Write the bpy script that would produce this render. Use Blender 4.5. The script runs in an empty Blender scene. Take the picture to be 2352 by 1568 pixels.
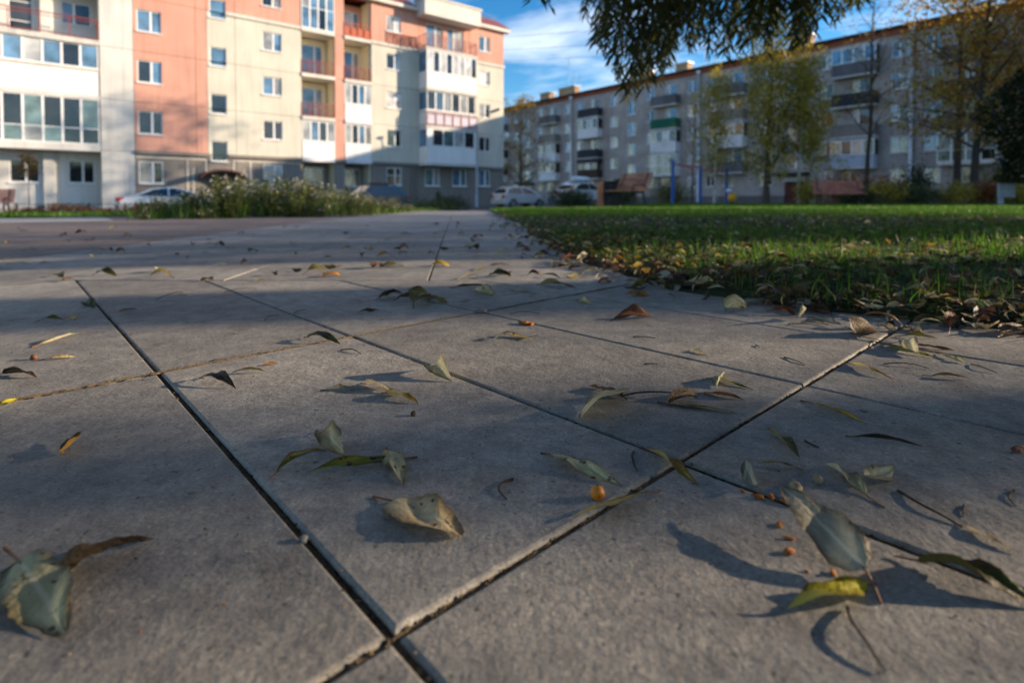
import bpy, math, random
import numpy as np
from math import sin, cos, pi, radians
from mathutils import Vector, Matrix
random.seed(7); np.random.seed(7)
scene = bpy.context.scene
COL = scene.collection
# ------------------------------------------------------------------ camera
CAM_H = 0.22
cam_d = bpy.data.cameras.new('camera'); cam = bpy.data.objects.new('camera', cam_d); COL.objects.link(cam)
cam.location = (0, 0, CAM_H); cam.rotation_euler = (radians(88.5), 0, 0)
cam_d.sensor_width = 36.0; cam_d.lens = 36.0*1268/2352
cam_d.shift_y = -(784-493.2)/2352
cam_d.clip_start = 0.02; cam_d.clip_end = 3000
cam_d.dof.use_dof = True; cam_d.dof.focus_distance = 0.60; cam_d.dof.aperture_fstop = 5.0
scene.camera = cam
# ------------------------------------------------------------------ sky, sun, exposure
SUN_EL, SUN_AZ = radians(14.0), radians(5)      # the sun stands low to the right of the path
world = bpy.data.worlds.new('World'); scene.world = world; world.use_nodes = True
nt = world.node_tree; nt.nodes.clear()
def N(tree, t, **kw):
    n = tree.nodes.new(t)
    for k, v in kw.items():
        if k.startswith('i_'): n.inputs[k[2:].replace('_', ' ')].default_value = v
        else: setattr(n, k, v)
    return n
wo = N(nt, 'ShaderNodeOutputWorld'); bg = N(nt, 'ShaderNodeBackground')
sky = N(nt, 'ShaderNodeTexSky'); sky.sky_type = 'NISHITA'; sky.sun_disc = False
sky.sun_elevation = SUN_EL; sky.sun_rotation = pi/2 - SUN_AZ
sky.altitude = 300; sky.air_density = 1.0; sky.dust_density = 0.3; sky.ozone_density = 3.0
bg.inputs['Strength'].default_value = 0.125
tc = N(nt, 'ShaderNodeTexCoord')
mp = N(nt, 'ShaderNodeMapping'); mp.inputs['Scale'].default_value = (1.3, 3.2, 5.5); mp.inputs['Rotation'].default_value = (0.15, 0.6, 0.75)
nz = N(nt, 'ShaderNodeTexNoise'); nz.inputs['Scale'].default_value = 2.2; nz.inputs['Detail'].default_value = 7; nz.inputs['Roughness'].default_value = 0.56; nz.inputs['Distortion'].default_value = 0.5
rp = N(nt, 'ShaderNodeValToRGB'); rp.color_ramp.elements[0].position = 0.46; rp.color_ramp.elements[1].position = 0.74
rp.color_ramp.elements[1].color = (0.62, 0.62, 0.62, 1)
sat = N(nt, 'ShaderNodeHueSaturation'); sat.inputs['Saturation'].default_value = 1.32
mx = N(nt, 'ShaderNodeMix', data_type='RGBA'); mx.inputs[7].default_value = (7.5, 7.7, 8.2, 1)
L = nt.links.new
L(tc.outputs['Generated'], mp.inputs['Vector']); L(mp.outputs[0], nz.inputs['Vector']); L(nz.outputs['Fac'], rp.inputs[0])
L(sky.outputs[0], sat.inputs['Color']); L(sat.outputs[0], mx.inputs[6]); L(rp.outputs[0], mx.inputs[0])
L(mx.outputs[2], bg.inputs['Color']); L(bg.outputs[0], wo.inputs['Surface'])
sl = bpy.data.lights.new('sun', 'SUN'); sun = bpy.data.objects.new('sun', sl); COL.objects.link(sun)
sl.energy = 5.0; sl.angle = radians(0.53); sl.color = (1.0, 0.79, 0.56)
SD = Vector((cos(SUN_EL)*cos(SUN_AZ), cos(SUN_EL)*sin(SUN_AZ), sin(SUN_EL)))
sun.rotation_euler = SD.to_track_quat('Z', 'Y').to_euler(); sun.location = (20, 2, 12)
vs = scene.view_settings; vs.view_transform = 'Standard'; vs.look = 'None'; vs.gamma = 1.0; vs.use_curve_mapping = False
vs.exposure = 0.88
scene.render.engine = 'CYCLES'
scene.cycles.max_bounces = 6; scene.cycles.transparent_max_bounces = 8; scene.cycles.use_denoising = True
scene.cycles.sample_clamp_indirect = 4.0
# ------------------------------------------------------------------ helpers
def tag(o, label=None, cat=None, group=None, kind=None):
    if label: o['label'] = label
    if cat: o['category'] = cat
    if group: o['group'] = group
    if kind: o['kind'] = kind
    return o
def link(o, parent=None):
    COL.objects.link(o)
    if parent is not None: o.parent = parent
    return o
def empty(name, loc=(0,0,0), rz=0.0):
    o = bpy.data.objects.new(name, None); o.location = loc; o.rotation_euler = (0,0,rz); o.empty_display_size = .2
    COL.objects.link(o); return o
class MB:
    def __init__(s): s.v = []; s.f = []; s.m = []; s.sm = []; s.cm = 0; s.smooth = False
    def add(s, vs, fs):
        b = len(s.v); s.v += [tuple(v) for v in vs]
        for f in fs: s.f.append([b+i for i in f]); s.m.append(s.cm); s.sm.append(s.smooth)
    def box(s, x0, x1, y0, y1, z0, z1):
        s.add([(x0,y0,z0),(x1,y0,z0),(x1,y1,z0),(x0,y1,z0),(x0,y0,z1),(x1,y0,z1),(x1,y1,z1),(x0,y1,z1)],
              [(0,3,2,1),(4,5,6,7),(0,1,5,4),(1,2,6,5),(2,3,7,6),(3,0,4,7)])
    def obox(s, c, ax, ay, az):
        c = Vector(c); ax = Vector(ax); ay = Vector(ay); az = Vector(az); p = []
        for k in (-1,1):
            for i, j in ((-1,-1),(1,-1),(1,1),(-1,1)): p.append(c+ax*i+ay*j+az*k)
        s.add(p, [(0,3,2,1),(4,5,6,7),(0,1,5,4),(1,2,6,5),(2,3,7,6),(3,0,4,7)])
    def tube(s, pts, rads, n=6, cap=True):
        pts = [Vector(p) for p in pts]
        if not hasattr(rads, '__len__'): rads = [rads]*len(pts)
        b = len(s.v); m = len(pts)
        for i, p in enumerate(pts):
            d = (pts[min(i+1, m-1)]-pts[max(i-1, 0)]); d = d.normalized() if d.length > 1e-9 else Vector((0,0,1))
            a = Vector((0,0,1)) if abs(d.z) < .9 else Vector((1,0,0))
            u = d.cross(a).normalized(); w = d.cross(u)
            for k in range(n):
                t = 2*pi*k/n; s.v.append(tuple(p+(u*cos(t)+w*sin(t))*rads[i]))
        old = s.smooth; s.smooth = True
        for i in range(m-1):
            for k in range(n):
                s.f.append([b+i*n+k, b+i*n+(k+1)%n, b+(i+1)*n+(k+1)%n, b+(i+1)*n+k]); s.m.append(s.cm); s.sm.append(True)
        if cap:
            s.f.append([b+k for k in range(n)]); s.m.append(s.cm); s.sm.append(False)
            s.f.append([b+(m-1)*n+k for k in range(n-1,-1,-1)]); s.m.append(s.cm); s.sm.append(False)
        s.smooth = old
    def ball(s, c, r, nu=10, nv=6, sc=(1,1,1), jit=0, rnd=random):
        c = Vector(c); vs = [c+Vector((0,0,-r*sc[2]))]
        for j in range(1, nv):
            t = -pi/2+pi*j/nv
            for i in range(nu):
                a = 2*pi*i/nu; q = 1+rnd.uniform(-jit, jit)
                vs.append(c+Vector((cos(a)*cos(t)*r*sc[0]*q, sin(a)*cos(t)*r*sc[1]*q, sin(t)*r*sc[2]*q)))
        vs.append(c+Vector((0,0,r*sc[2]))); fs = []
        for i in range(nu):
            fs.append((0, 1+(i+1)%nu, 1+i)); fs.append((len(vs)-1, 1+(nv-2)*nu+i, 1+(nv-2)*nu+(i+1)%nu))
        for j in range(nv-2):
            for i in range(nu): fs.append((1+j*nu+i, 1+j*nu+(i+1)%nu, 1+(j+1)*nu+(i+1)%nu, 1+(j+1)*nu+i))
        o = s.smooth; s.smooth = True; s.add(vs, fs); s.smooth = o
    def mesh(s, name, mats):
        me = bpy.data.meshes.new(name); me.from_pydata(s.v, [], s.f)
        if not isinstance(mats, (list, tuple)): mats = [mats]
        for m in mats: me.materials.append(m)
        if len(mats) > 1: me.polygons.foreach_set('material_index', s.m)
        if any(s.sm): me.polygons.foreach_set('use_smooth', s.sm)
        me.update(); return me
    def build(s, name, mats, parent=None):
        return link(bpy.data.objects.new(name, s.mesh(name, mats)), parent)
def soup(name, verts, nper, mats, midx=None):
    """big triangle/quad soups: verts (n*nper,3); nper 3 or 4; with own quick mesh fill"""
    v = np.asarray(verts, np.float32).reshape(-1, 3); n = len(v)//nper
    me = bpy.data.meshes.new(name); me.vertices.add(len(v)); me.vertices.foreach_set('co', v.ravel())
    me.loops.add(len(v)); me.loops.foreach_set('vertex_index', np.arange(len(v), dtype=np.int32))
    me.polygons.add(n); me.polygons.foreach_set('loop_start', np.arange(0, len(v), nper, dtype=np.int32))
    if not isinstance(mats, (list, tuple)): mats = [mats]
    for m in mats: me.materials.append(m)
    if midx is not None: me.polygons.foreach_set('material_index', np.asarray(midx, np.int32))
    me.update(calc_edges=True); return me
def copy_tree(o, parent=None):
    c = o.copy(); COL.objects.link(c)
    if parent is not None: c.parent = parent
    for ch in o.children: copy_tree(ch, c)
    return c
# ------------------------------------------------------------------ materials
MATS = {}
def mat(name, col, rough=.7, var=.12, scale=6.0, bump=0.0, bscale=None, spec=.4, metal=0.0, col2=None, obj_var=0.0, coords='Object', detail=5, trans=0.0, spots=None, backcol=None, coat=0, lo=.35, hi=.65):
    m = bpy.data.materials.new(name); m.use_nodes = True; t = m.node_tree; p = t.nodes['Principled BSDF']; l = t.links.new
    p.inputs['Roughness'].default_value = rough; p.inputs['Specular IOR Level'].default_value = spec; p.inputs['Metallic'].default_value = metal
    if coat: p.inputs['Coat Weight'].default_value = coat; p.inputs['Coat Roughness'].default_value = .05
    c = tuple(col); c2 = tuple(col2) if col2 else tuple(max(0, x*(1-2*var)) for x in c); c1 = c if col2 else tuple(min(1, x*(1+var)) for x in c)
    tcn = N(t, 'ShaderNodeTexCoord'); vec = tcn.outputs[coords]
    oi = N(t, 'ShaderNodeObjectInfo'); add = N(t, 'ShaderNodeVectorMath', operation='MULTIPLY_ADD')
    comb = N(t, 'ShaderNodeCombineXYZ'); l(oi.outputs['Random'], comb.inputs[0]); l(oi.outputs['Random'], comb.inputs[1])
    l(comb.outputs[0], add.inputs[0]); add.inputs[1].default_value = (37, 91, 0); l(vec, add.inputs[2])
    if coords == 'Object' and obj_var >= 0: vec = add.outputs[0]
    nz = N(t, 'ShaderNodeTexNoise'); nz.inputs['Scale'].default_value = scale; nz.inputs['Detail'].default_value = detail; l(vec, nz.inputs['Vector'])
    r = N(t, 'ShaderNodeValToRGB'); r.color_ramp.elements[0].position = lo; r.color_ramp.elements[1].position = hi
    r.color_ramp.elements[0].color = (*c2, 1); r.color_ramp.elements[1].color = (*c1, 1); l(nz.outputs['Fac'], r.inputs[0]); out = r.outputs[0]
    if spots:
        sc, thr, sco = spots
        n2 = N(t, 'ShaderNodeTexNoise'); n2.inputs['Scale'].default_value = sc; n2.inputs['Detail'].default_value = 2; l(vec, n2.inputs['Vector'])
        r2 = N(t, 'ShaderNodeValToRGB'); r2.color_ramp.elements[0].position = thr; r2.color_ramp.elements[1].position = thr+.06; l(n2.outputs['Fac'], r2.inputs[0])
        m2 = N(t, 'ShaderNodeMix', data_type='RGBA'); l(r2.outputs[0], m2.inputs[0]); l(out, m2.inputs[6]); m2.inputs[7].default_value = (*sco, 1); out = m2.outputs[2]
    if obj_var > 0:
        h = N(t, 'ShaderNodeHueSaturation'); ma = N(t, 'ShaderNodeMapRange'); l(oi.outputs['Random'], ma.inputs[0])
        ma.inputs[3].default_value = 1-obj_var; ma.inputs[4].default_value = 1+obj_var; l(ma.outputs[0], h.inputs['Value']); l(out, h.inputs['Color']); out = h.outputs[0]
    if backcol:
        ae = N(t, 'ShaderNodeAttribute', attribute_name='edge'); me_ = N(t, 'ShaderNodeMath', operation='MULTIPLY'); l(ae.outputs['Fac'], me_.inputs[0]); l(nz.outputs['Fac'], me_.inputs[1]); mE = N(t, 'ShaderNodeMix', data_type='RGBA'); l(me_.outputs[0], mE.inputs[0]); l(out, mE.inputs[6]); mE.inputs[7].default_value = (.085,.045,.018,1); out = mE.outputs[2]
        at = N(t, 'ShaderNodeAttribute', attribute_name='rib'); rr = N(t, 'ShaderNodeValToRGB'); rr.color_ramp.elements[0].position = .86; rr.color_ramp.elements[1].position = .97; l(at.outputs['Fac'], rr.inputs[0])
        av = N(t, 'ShaderNodeAttribute', attribute_name='vein'); rv = N(t, 'ShaderNodeValToRGB'); rv.color_ramp.elements[0].position = .80; rv.color_ramp.elements[1].position = 1.0; rv.color_ramp.elements[1].color = (.45,.45,.45,1); l(av.outputs['Fac'], rv.inputs[0])
        mxv = N(t, 'ShaderNodeMath', operation='MAXIMUM'); l(rr.outputs[0], mxv.inputs[0]); l(rv.outputs[0], mxv.inputs[1]); mc = N(t, 'ShaderNodeMath', operation='MULTIPLY'); l(mxv.outputs[0], mc.inputs[0]); mc.inputs[1].default_value = .42
        mrib = N(t, 'ShaderNodeMix', data_type='RGBA'); l(mc.outputs[0], mrib.inputs[0]); l(out, mrib.inputs[6]); mrib.inputs[7].default_value = (*[min(1, x*1.5+.05) for x in backcol], 1); out = mrib.outputs[2]
        ge = N(t, 'ShaderNodeNewGeometry'); m3 = N(t, 'ShaderNodeMix', data_type='RGBA'); l(ge.outputs['Backfacing'], m3.inputs[0]); l(out, m3.inputs[6])
        m4 = N(t, 'ShaderNodeMix', data_type='RGBA'); m4.inputs[0].default_value = .65; l(out, m4.inputs[6]); m4.inputs[7].default_value = (*backcol, 1); l(m4.outputs[2], m3.inputs[7]); out = m3.outputs[2]
    l(out, p.inputs['Base Color'])
    if bump:
        nb = N(t, 'ShaderNodeTexNoise'); nb.inputs['Scale'].default_value = bscale or scale*8; nb.inputs['Detail'].default_value = 4; l(vec, nb.inputs['Vector'])
        b = N(t, 'ShaderNodeBump'); b.inputs['Strength'].default_value = bump; b.inputs['Distance'].default_value = .02; l(nb.outputs['Fac'], b.inputs['Height']); l(b.outputs[0], p.inputs['Normal'])
    if trans:
        tr = N(t, 'ShaderNodeBsdfTranslucent'); ms = N(t, 'ShaderNodeMixShader'); ms.inputs[0].default_value = trans
        l(out, tr.inputs['Color']); l(p.outputs[0], ms.inputs[1]); l(tr.outputs[0], ms.inputs[2]); l(ms.outputs[0], t.nodes['Material Output'].inputs['Surface'])
    MATS[name] = m; return m
def paving_mat(name, base, tint, rough=.72):
    """cast concrete slab: cloudy staining, fine aggregate, pits, pale wear, hairline dirt"""
    m = bpy.data.materials.new(name); m.use_nodes = True; t = m.node_tree; p = t.nodes['Principled BSDF']; l = t.links.new
    p.inputs['Roughness'].default_value = rough; p.inputs['Specular IOR Level'].default_value = .45
    ge = N(t, 'ShaderNodeNewGeometry'); pos = ge.outputs['Position']; oi = N(t, 'ShaderNodeObjectInfo')
    def noise(s, d=5, r=.55, vec=pos):
        n = N(t, 'ShaderNodeTexNoise'); n.inputs['Scale'].default_value = s; n.inputs['Detail'].default_value = d; n.inputs['Roughness'].default_value = r; l(vec, n.inputs['Vector']); return n.outputs['Fac']
    def ramp(f, a, b, ca, cb):
        r = N(t, 'ShaderNodeValToRGB'); r.color_ramp.elements[0].position = a; r.color_ramp.elements[1].position = b
        r.color_ramp.elements[0].color = (*ca, 1); r.color_ramp.elements[1].color = (*cb, 1); l(f, r.inputs[0]); return r.outputs[0]
    def mult(a, b, f=1.0, mode='MULTIPLY'):
        x = N(t, 'ShaderNodeMix', data_type='RGBA', blend_type=mode); x.inputs[0].default_value = f; l(a, x.inputs[6]); l(b, x.inputs[7]); return x.outputs[2]
    c = ramp(noise(5.0), .35, .66, base, tint)
    c = mult(c, ramp(noise(34, 6, .65), .34, .66, (.72,.72,.73), (1.14,1.13,1.10)))
    c = mult(c, ramp(noise(420, 3, .7), .34, .64, (.74,.73,.73), (1.2,1.19,1.16)))
    c = mult(c, ramp(noise(130, 3, .7), .36, .64, (.88,.88,.89), (1.09,1.08,1.07)))
    c = mult(c, ramp(noise(240, 2), .63, .70, (1,1,1), (1.45,1.4,1.3)))
    c = mult(c, ramp(noise(190, 1), .25, .31, (.42,.40,.38), (1,1,1)))
    c = mult(c, ramp(noise(11, 8, .72), .56, .72, (1,1,1), (.58,.54,.50)))
    hs = N(t, 'ShaderNodeHueSaturation'); mr = N(t, 'ShaderNodeMapRange'); l(oi.outputs['Random'], mr.inputs[0]); mr.inputs[3].default_value = .76; mr.inputs[4].default_value = 1.15
    l(mr.outputs[0], hs.inputs['Value']); l(c, hs.inputs['Color']); l(hs.outputs[0], p.inputs['Base Color'])
    ad = N(t, 'ShaderNodeMath', operation='MULTIPLY_ADD'); l(noise(380, 4, .7), ad.inputs[0]); ad.inputs[1].default_value = .5; l(noise(150, 3), ad.inputs[2])
    b = N(t, 'ShaderNodeBump'); b.inputs['Strength'].default_value = .5; b.inputs['Distance'].default_value = .0022; l(ad.outputs[0], b.inputs['Height']); l(b.outputs[0], p.inputs['Normal'])
    MATS[name] = m; return m
def wall_mat(name, col, grime=.12, brick=None):
    m = bpy.data.materials.new(name); m.use_nodes = True; t = m.node_tree; p = t.nodes['Principled BSDF']; l = t.links.new
    p.inputs['Roughness'].default_value = .85; p.inputs['Specular IOR Level'].default_value = .25
    tcn = N(t, 'ShaderNodeTexCoord'); vec = tcn.outputs['Object']
    nz = N(t, 'ShaderNodeTexNoise'); nz.inputs['Scale'].default_value = .55; nz.inputs['Detail'].default_value = 7; l(vec, nz.inputs['Vector'])
    mp = N(t, 'ShaderNodeMapping'); mp.inputs['Scale'].default_value = (3.2, 3.2, .22); l(vec, mp.inputs[0])
    n2 = N(t, 'ShaderNodeTexNoise'); n2.inputs['Scale'].default_value = 1.3; n2.inputs['Detail'].default_value = 5; l(mp.outputs[0], n2.inputs['Vector'])
    r = N(t, 'ShaderNodeValToRGB'); r.color_ramp.elements[0].position = .32; r.color_ramp.elements[1].position = .68
    r.color_ramp.elements[0].color = (*[x*(1-grime) for x in col], 1); r.color_ramp.elements[1].color = (*[min(1, x*1.03) for x in col], 1); l(nz.outputs['Fac'], r.inputs[0])
    r2 = N(t, 'ShaderNodeValToRGB'); r2.color_ramp.elements[0].position = .30; r2.color_ramp.elements[1].position = .5
    r2.color_ramp.elements[0].color = (1-grime,)*3+(1,); r2.color_ramp.elements[1].color = (1,1,1,1); l(n2.outputs['Fac'], r2.inputs[0])
    x = N(t, 'ShaderNodeMix', data_type='RGBA', blend_type='MULTIPLY'); x.inputs[0].default_value = 1; l(r.outputs[0], x.inputs[6]); l(r2.outputs[0], x.inputs[7]); out = x.outputs[2]
    if brick:
        mb = N(t, 'ShaderNodeMapping'); mb.inputs['Rotation'].default_value = (pi/2, 0, 0); l(vec, mb.inputs[0])
        bt = N(t, 'ShaderNodeTexBrick'); bt.inputs['Scale'].default_value = 1.0; bt.inputs['Brick Width'].default_value = .52; bt.inputs['Row Height'].default_value = .2; bt.inputs['Mortar Size'].default_value = .014
        bt.inputs['Color1'].default_value = (1,1,1,1); bt.inputs['Color2'].default_value = (.80,.79,.80,1); bt.inputs['Mortar'].default_value = (.6,.58,.58,1); l(mb.outputs[0], bt.inputs['Vector'])
        x2 = N(t, 'ShaderNodeMix', data_type='RGBA', blend_type='MULTIPLY'); x2.inputs[0].default_value = brick; l(out, x2.inputs[6]); l(bt.outputs['Color'], x2.inputs[7]); out = x2.outputs[2]
    l(out, p.inputs['Base Color'])
    nb = N(t, 'ShaderNodeTexNoise'); nb.inputs['Scale'].default_value = 30; l(vec, nb.inputs['Vector'])
    b = N(t, 'ShaderNodeBump'); b.inputs['Strength'].default_value = .12; b.inputs['Distance'].default_value = .02; l(nb.outputs['Fac'], b.inputs['Height']); l(b.outputs[0], p.inputs['Normal'])
    MATS[name] = m; return m
M_path = paving_mat('path_concrete', (.232,.224,.212), (.335,.320,.296))
M_plaza = paving_mat('brown_concrete', (.18,.135,.115), (.25,.19,.16))
M_pale = paving_mat('pale_concrete', (.42,.40,.37), (.50,.47,.43))
M_sand = mat('joint_sand', (.30,.215,.125), .95, .3, 160, .9, 700, col2=(.05,.037,.024), coords='Object', detail=6)
M_sandf = mat('packed_sand', (.42,.31,.18), .95, .3, 420, 1.0, 900, col2=(.19,.13,.07))
M_asph = mat('asphalt', (.062,.062,.065), .9, .15, 3, .3, 60)
M_soil = mat('lawn_soil', (.030,.060,.010), .95, .3, 9, .8, 60, col2=(.02,.017,.009))
M_kerb = mat('kerb_stone', (.36,.35,.34), .85, .12, 5, .2)
M_cream = wall_mat('cream_plaster', (.62,.595,.51)); M_salmon = wall_mat('salmon_plaster', (.63,.335,.26), .14); M_white = wall_mat('white_plaster', (.66,.65,.62), .16)
M_gray = wall_mat('grey_plinth_plaster', (.25,.225,.20)); M_trim = wall_mat('white_trim', (.68,.655,.60), .14)
M_brick = wall_mat('grey_silicate_brick', (.46,.42,.40), .26, .75); M_red = wall_mat('red_brick_band', (.36,.115,.06), .2, .8); M_tan = wall_mat('tan_chimney_brick', (.50,.33,.19), .2, .6)
M_plinthR = wall_mat('dark_plinth', (.15,.145,.145), .2)
M_side = wall_mat('white_siding', (.80,.80,.80), .1)
M_redroof = mat('red_roof_metal', (.28,.055,.035), .45, .1, 3); M_darkroof = mat('dark_roof_felt', (.05,.05,.055), .8, .15, 2)
M_pvc = mat('white_pvc', (.80,.80,.80), .35, .04, 3); M_sill = mat('sill_metal', (.62,.64,.68), .4, .05, 3)
M_rail = mat('red_railing_paint', (.28,.055,.03), .45, .15, 9); M_railp = mat('orange_red_railing', (.46,.10,.045), .5, .12, 8)
M_lilac = mat('lilac_panel', (.50,.46,.55), .4, .05, 3)
M_bluerail = mat('blue_roof_railing', (.06,.16,.34), .5, .1, 6)
M_pipe = mat('pale_blue_pipe', (.60,.66,.72), .45, .1, 4)
M_dark = mat('dark_void', (.03,.03,.032), .9, .1, 3)
M_recess = wall_mat('recess_plaster', (.76,.68,.50), .1)
M_slab = wall_mat('balcony_slab', (.62,.60,.56), .25)
M_bdark = wall_mat('dark_balcony_sheet', (.045,.05,.062), .3); M_bbrown = wall_mat('brown_balcony_sheet', (.07,.05,.04), .3); M_bgray = wall_mat('grey_ribbed_sheet', (.15,.15,.165), .3)
M_bgreen = wall_mat('green_balcony_sheet', (.015,.13,.085), .2); M_bwhite = wall_mat('white_balcony_sheet', (.72,.73,.76), .15); M_bblue = wall_mat('bluish_balcony_sheet', (.42,.47,.56), .2); M_btan = wall_mat('tan_balcony_sheet', (.25,.22,.20), .25)
M_door = mat('dark_red_door', (.10,.012,.012), .5, .15, 4); M_canopy = mat('brown_canopy', (.10,.035,.025), .5, .2, 5)
def glass(name, col, rough=.04, spec=.9): 
    return mat(name, col, rough, .25, 1.2, spec=spec, obj_var=.25)
G_dark = glass('glass_dark_room', (.022,.028,.033)); G_blue = glass('glass_painted_sky_reflection', (.11,.22,.35)); G_curt = glass('glass_net_curtain', (.36,.37,.36)); G_blind = glass('glass_blind', (.52,.53,.52)); G_teal = glass('glass_teal_curtain', (.14,.22,.22)); G_warm = glass('glass_warm_curtain', (.55,.48,.32)); G_wine = glass('glass_brown_curtain', (.10,.06,.05))  # the blue panes carry the reflected sky in their base colour
M_bark = mat('willow_bark', (.055,.045,.035), .9, .3, 14, .9, 40); M_birch = mat('birch_bark', (.50,.47,.42), .8, .15, 5, .3, 30, spots=(7, .60, (.04,.035,.03))); M_twigb = mat('thin_branch_bark', (.085,.06,.045), .9, .25, 20)
def leafm(name, c, c2, back, trans=.3, spots=None, rough=.55):
    return mat(name, c, rough, 0, 45, col2=c2, obj_var=.18, trans=trans, spots=spots, backcol=back, bump=.25, bscale=260, spec=.2)
dk = (.028,.018,.008)
LM = {'pale': leafm('leaf_pale', (.64,.58,.33), (.47,.42,.22), (.62,.57,.38), .2, (150,.64,dk)),
 'bluegrey': leafm('leaf_bluegrey', (.46,.43,.32), (.31,.29,.21), (.50,.48,.38), .15, (120,.68,dk)),
 'green': leafm('leaf_green', (.24,.26,.035), (.15,.16,.02), (.34,.36,.2), .25, (170,.60,dk)),
 'darkgreen': leafm('leaf_darkgreen', (.07,.075,.015), (.025,.026,.006), (.07,.07,.025), .06, (110,.62,dk)),
 'olive': leafm('leaf_olive', (.19,.165,.035), (.10,.075,.018), (.32,.29,.13), .2, (150,.62,dk)),
 'yellow': leafm('leaf_yellow', (.46,.33,.04), (.27,.17,.025), (.36,.32,.15), .3, (140,.64,dk)),
 'brightyellow': leafm('leaf_brightyellow', (.60,.52,.035), (.42,.38,.025), (.48,.44,.12), .35, (110,.68,dk)),
 'orange': leafm('leaf_orange', (.52,.25,.035), (.36,.13,.02), (.46,.26,.07), .3, (120,.66,dk)),
 'tan': leafm('leaf_tan', (.68,.54,.30), (.40,.29,.14), (.64,.52,.32), .2, (110,.64,dk)),
 'cream': leafm('leaf_cream', (.72,.64,.40), (.54,.47,.26), (.52,.48,.33), .25, (150,.68,dk)),
 'brown': leafm('leaf_brown', (.13,.075,.03), (.055,.03,.014), (.2,.13,.07), .1),
 'redbrown': leafm('leaf_redbrown', (.19,.065,.03), (.085,.028,.015), (.25,.12,.07), .15),
 'dark': leafm('leaf_darkbrown', (.05,.032,.018), (.02,.013,.008), (.09,.065,.04), .05)}
M_stalk = mat('leaf_stalk', (.17,.075,.04), .6, .2, 60); M_twig = mat('dry_twig', (.06,.042,.03), .85, .3, 80, .4)
def folm(name, c, c2, trans=.35, scale=2.5): return mat(name, c, .6, 0, scale, col2=c2, trans=trans, spec=.3, coords='Object', obj_var=.08)
F_willow = folm('willow_foliage', (.115,.13,.03), (.05,.06,.016), .4); F_canopy = folm('canopy_foliage', (.050,.060,.020), (.024,.030,.010), .12); F_birch = folm('birch_foliage', (.52,.40,.045), (.30,.24,.035), .5); F_birchg = folm('birch_green_foliage', (.30,.28,.05), (.17,.17,.03), .45)
F_orange = folm('orange_foliage', (.42,.19,.025), (.22,.11,.018), .4); F_conif = mat('conifer_foliage', (.034,.042,.018), .9, 0, 1.6, col2=(.010,.014,.006), spec=.05)
F_bush = folm('bush_foliage', (.065,.08,.022), (.035,.045,.012), .2); F_ybush = folm('yellow_bush_foliage', (.50,.36,.035), (.26,.21,.03), .3); F_rbush = folm('red_bush_foliage', (.36,.085,.022), (.17,.042,.014), .25)
F_aster = folm('aster_foliage', (.15,.18,.04), (.075,.10,.024), .3, 6); M_petal = mat('white_petals', (.78,.76,.76), .7, .1, 30); M_heart = mat('yellow_flower_heart', (.45,.32,.05), .8, .1, 30); F_ground = folm('orange_ground_cover', (.55,.17,.04), (.28,.11,.025), .25)
F_grass = mat('grass_blade', (.068,.18,.011), .5, 0, 2.2, col2=(.034,.10,.007), trans=.5, spec=.4, obj_var=-1); F_grass2 = mat('grass_blade_yellowgreen', (.11,.215,.014), .5, 0, 3, col2=(.055,.13,.009), trans=.55, spec=.4, obj_var=-1); F_straw = mat('dry_grass', (.25,.2,.09), .7, .2, 5, trans=.3, obj_var=-1)  # two greens and a straw tone, mixed at random among the blades
M_wood = mat('bench_wood', (.42,.165,.08), .5, .2, 5, .2, 40); M_woodr = mat('red_bench_wood', (.46,.15,.10), .55, .15, 5); M_iron = mat('black_iron', (.018,.018,.02), .5, .1, 9)
M_bpost = mat('blue_post_paint', (.008,.065,.24), .4, .1, 8); M_rbar = mat('red_bar_paint', (.60,.09,.05), .4, .1, 8)
M_lamp = mat('lamp_post_metal', (.36,.42,.48), .45, .1, 6); M_box = mat('grey_utility_box', (.36,.40,.44), .5, .1, 5); M_yel = mat('yellow_plastic', (.68,.36,.015), .4, .05, 5); M_wb = mat('white_plastic', (.72,.74,.82), .4, .05, 5); M_blu = mat('blue_plastic', (.05,.09,.35), .4, .05, 5)
C_white = mat('white_car_paint', (.66,.71,.74), .3, .03, 2, spec=.5, coat=.8); C_silver = mat('silver_car_paint', (.52,.54,.55), .32, .03, 2, metal=.25, coat=.8); C_dark = mat('dark_car_paint', (.045,.055,.07), .3, .05, 2, coat=.8)
M_tyre = mat('tyre_rubber', (.02,.02,.022), .85, .1, 9); M_rim = mat('wheel_alloy', (.42,.43,.45), .35, .05, 9, metal=.8); M_cglass = mat('car_glass', (.018,.022,.026), .05, .05, 2, spec=.9); M_tail = mat('tail_light_red', (.45,.02,.015), .2, .05, 5); M_head = mat('headlight_clear', (.7,.72,.75), .15, .03, 5, spec=.8); M_blackp = mat('black_trim', (.02,.02,.022), .6, .1, 5)
M_berry = mat('orange_berry_skin', (.80,.26,.012), .4, .08, 120, .15, 500, spec=.5); M_seed = mat('beige_seed', (.40,.31,.19), .7, .2, 150, .4); M_pebble = mat('pale_pebble', (.19,.195,.195), .8, .2, 150, .3); M_pulp = mat('orange_pulp', (.62,.20,.025), .6, .3, 200, .6)
# ------------------------------------------------------------------ terrain
def sst(a, b, x):
    t = min(1.0, max(0.0, (x-a)/(b-a))); return t*t*(3-2*t)
def gz(x, y):
    w = 1-sst(2, 6, y)
    n = (.013*max(-4, min(4, x))+.0017*y)*w
    left = -.5*sst(4.5, 28, y); cen = -.27*sst(10, 24, y); k = sst(-9, -2.2, x)
    rgt = 1-sst(1.0, 5.0, x)
    return n + left*(1-k) + cen*k*(.05+.95*rgt)
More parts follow.
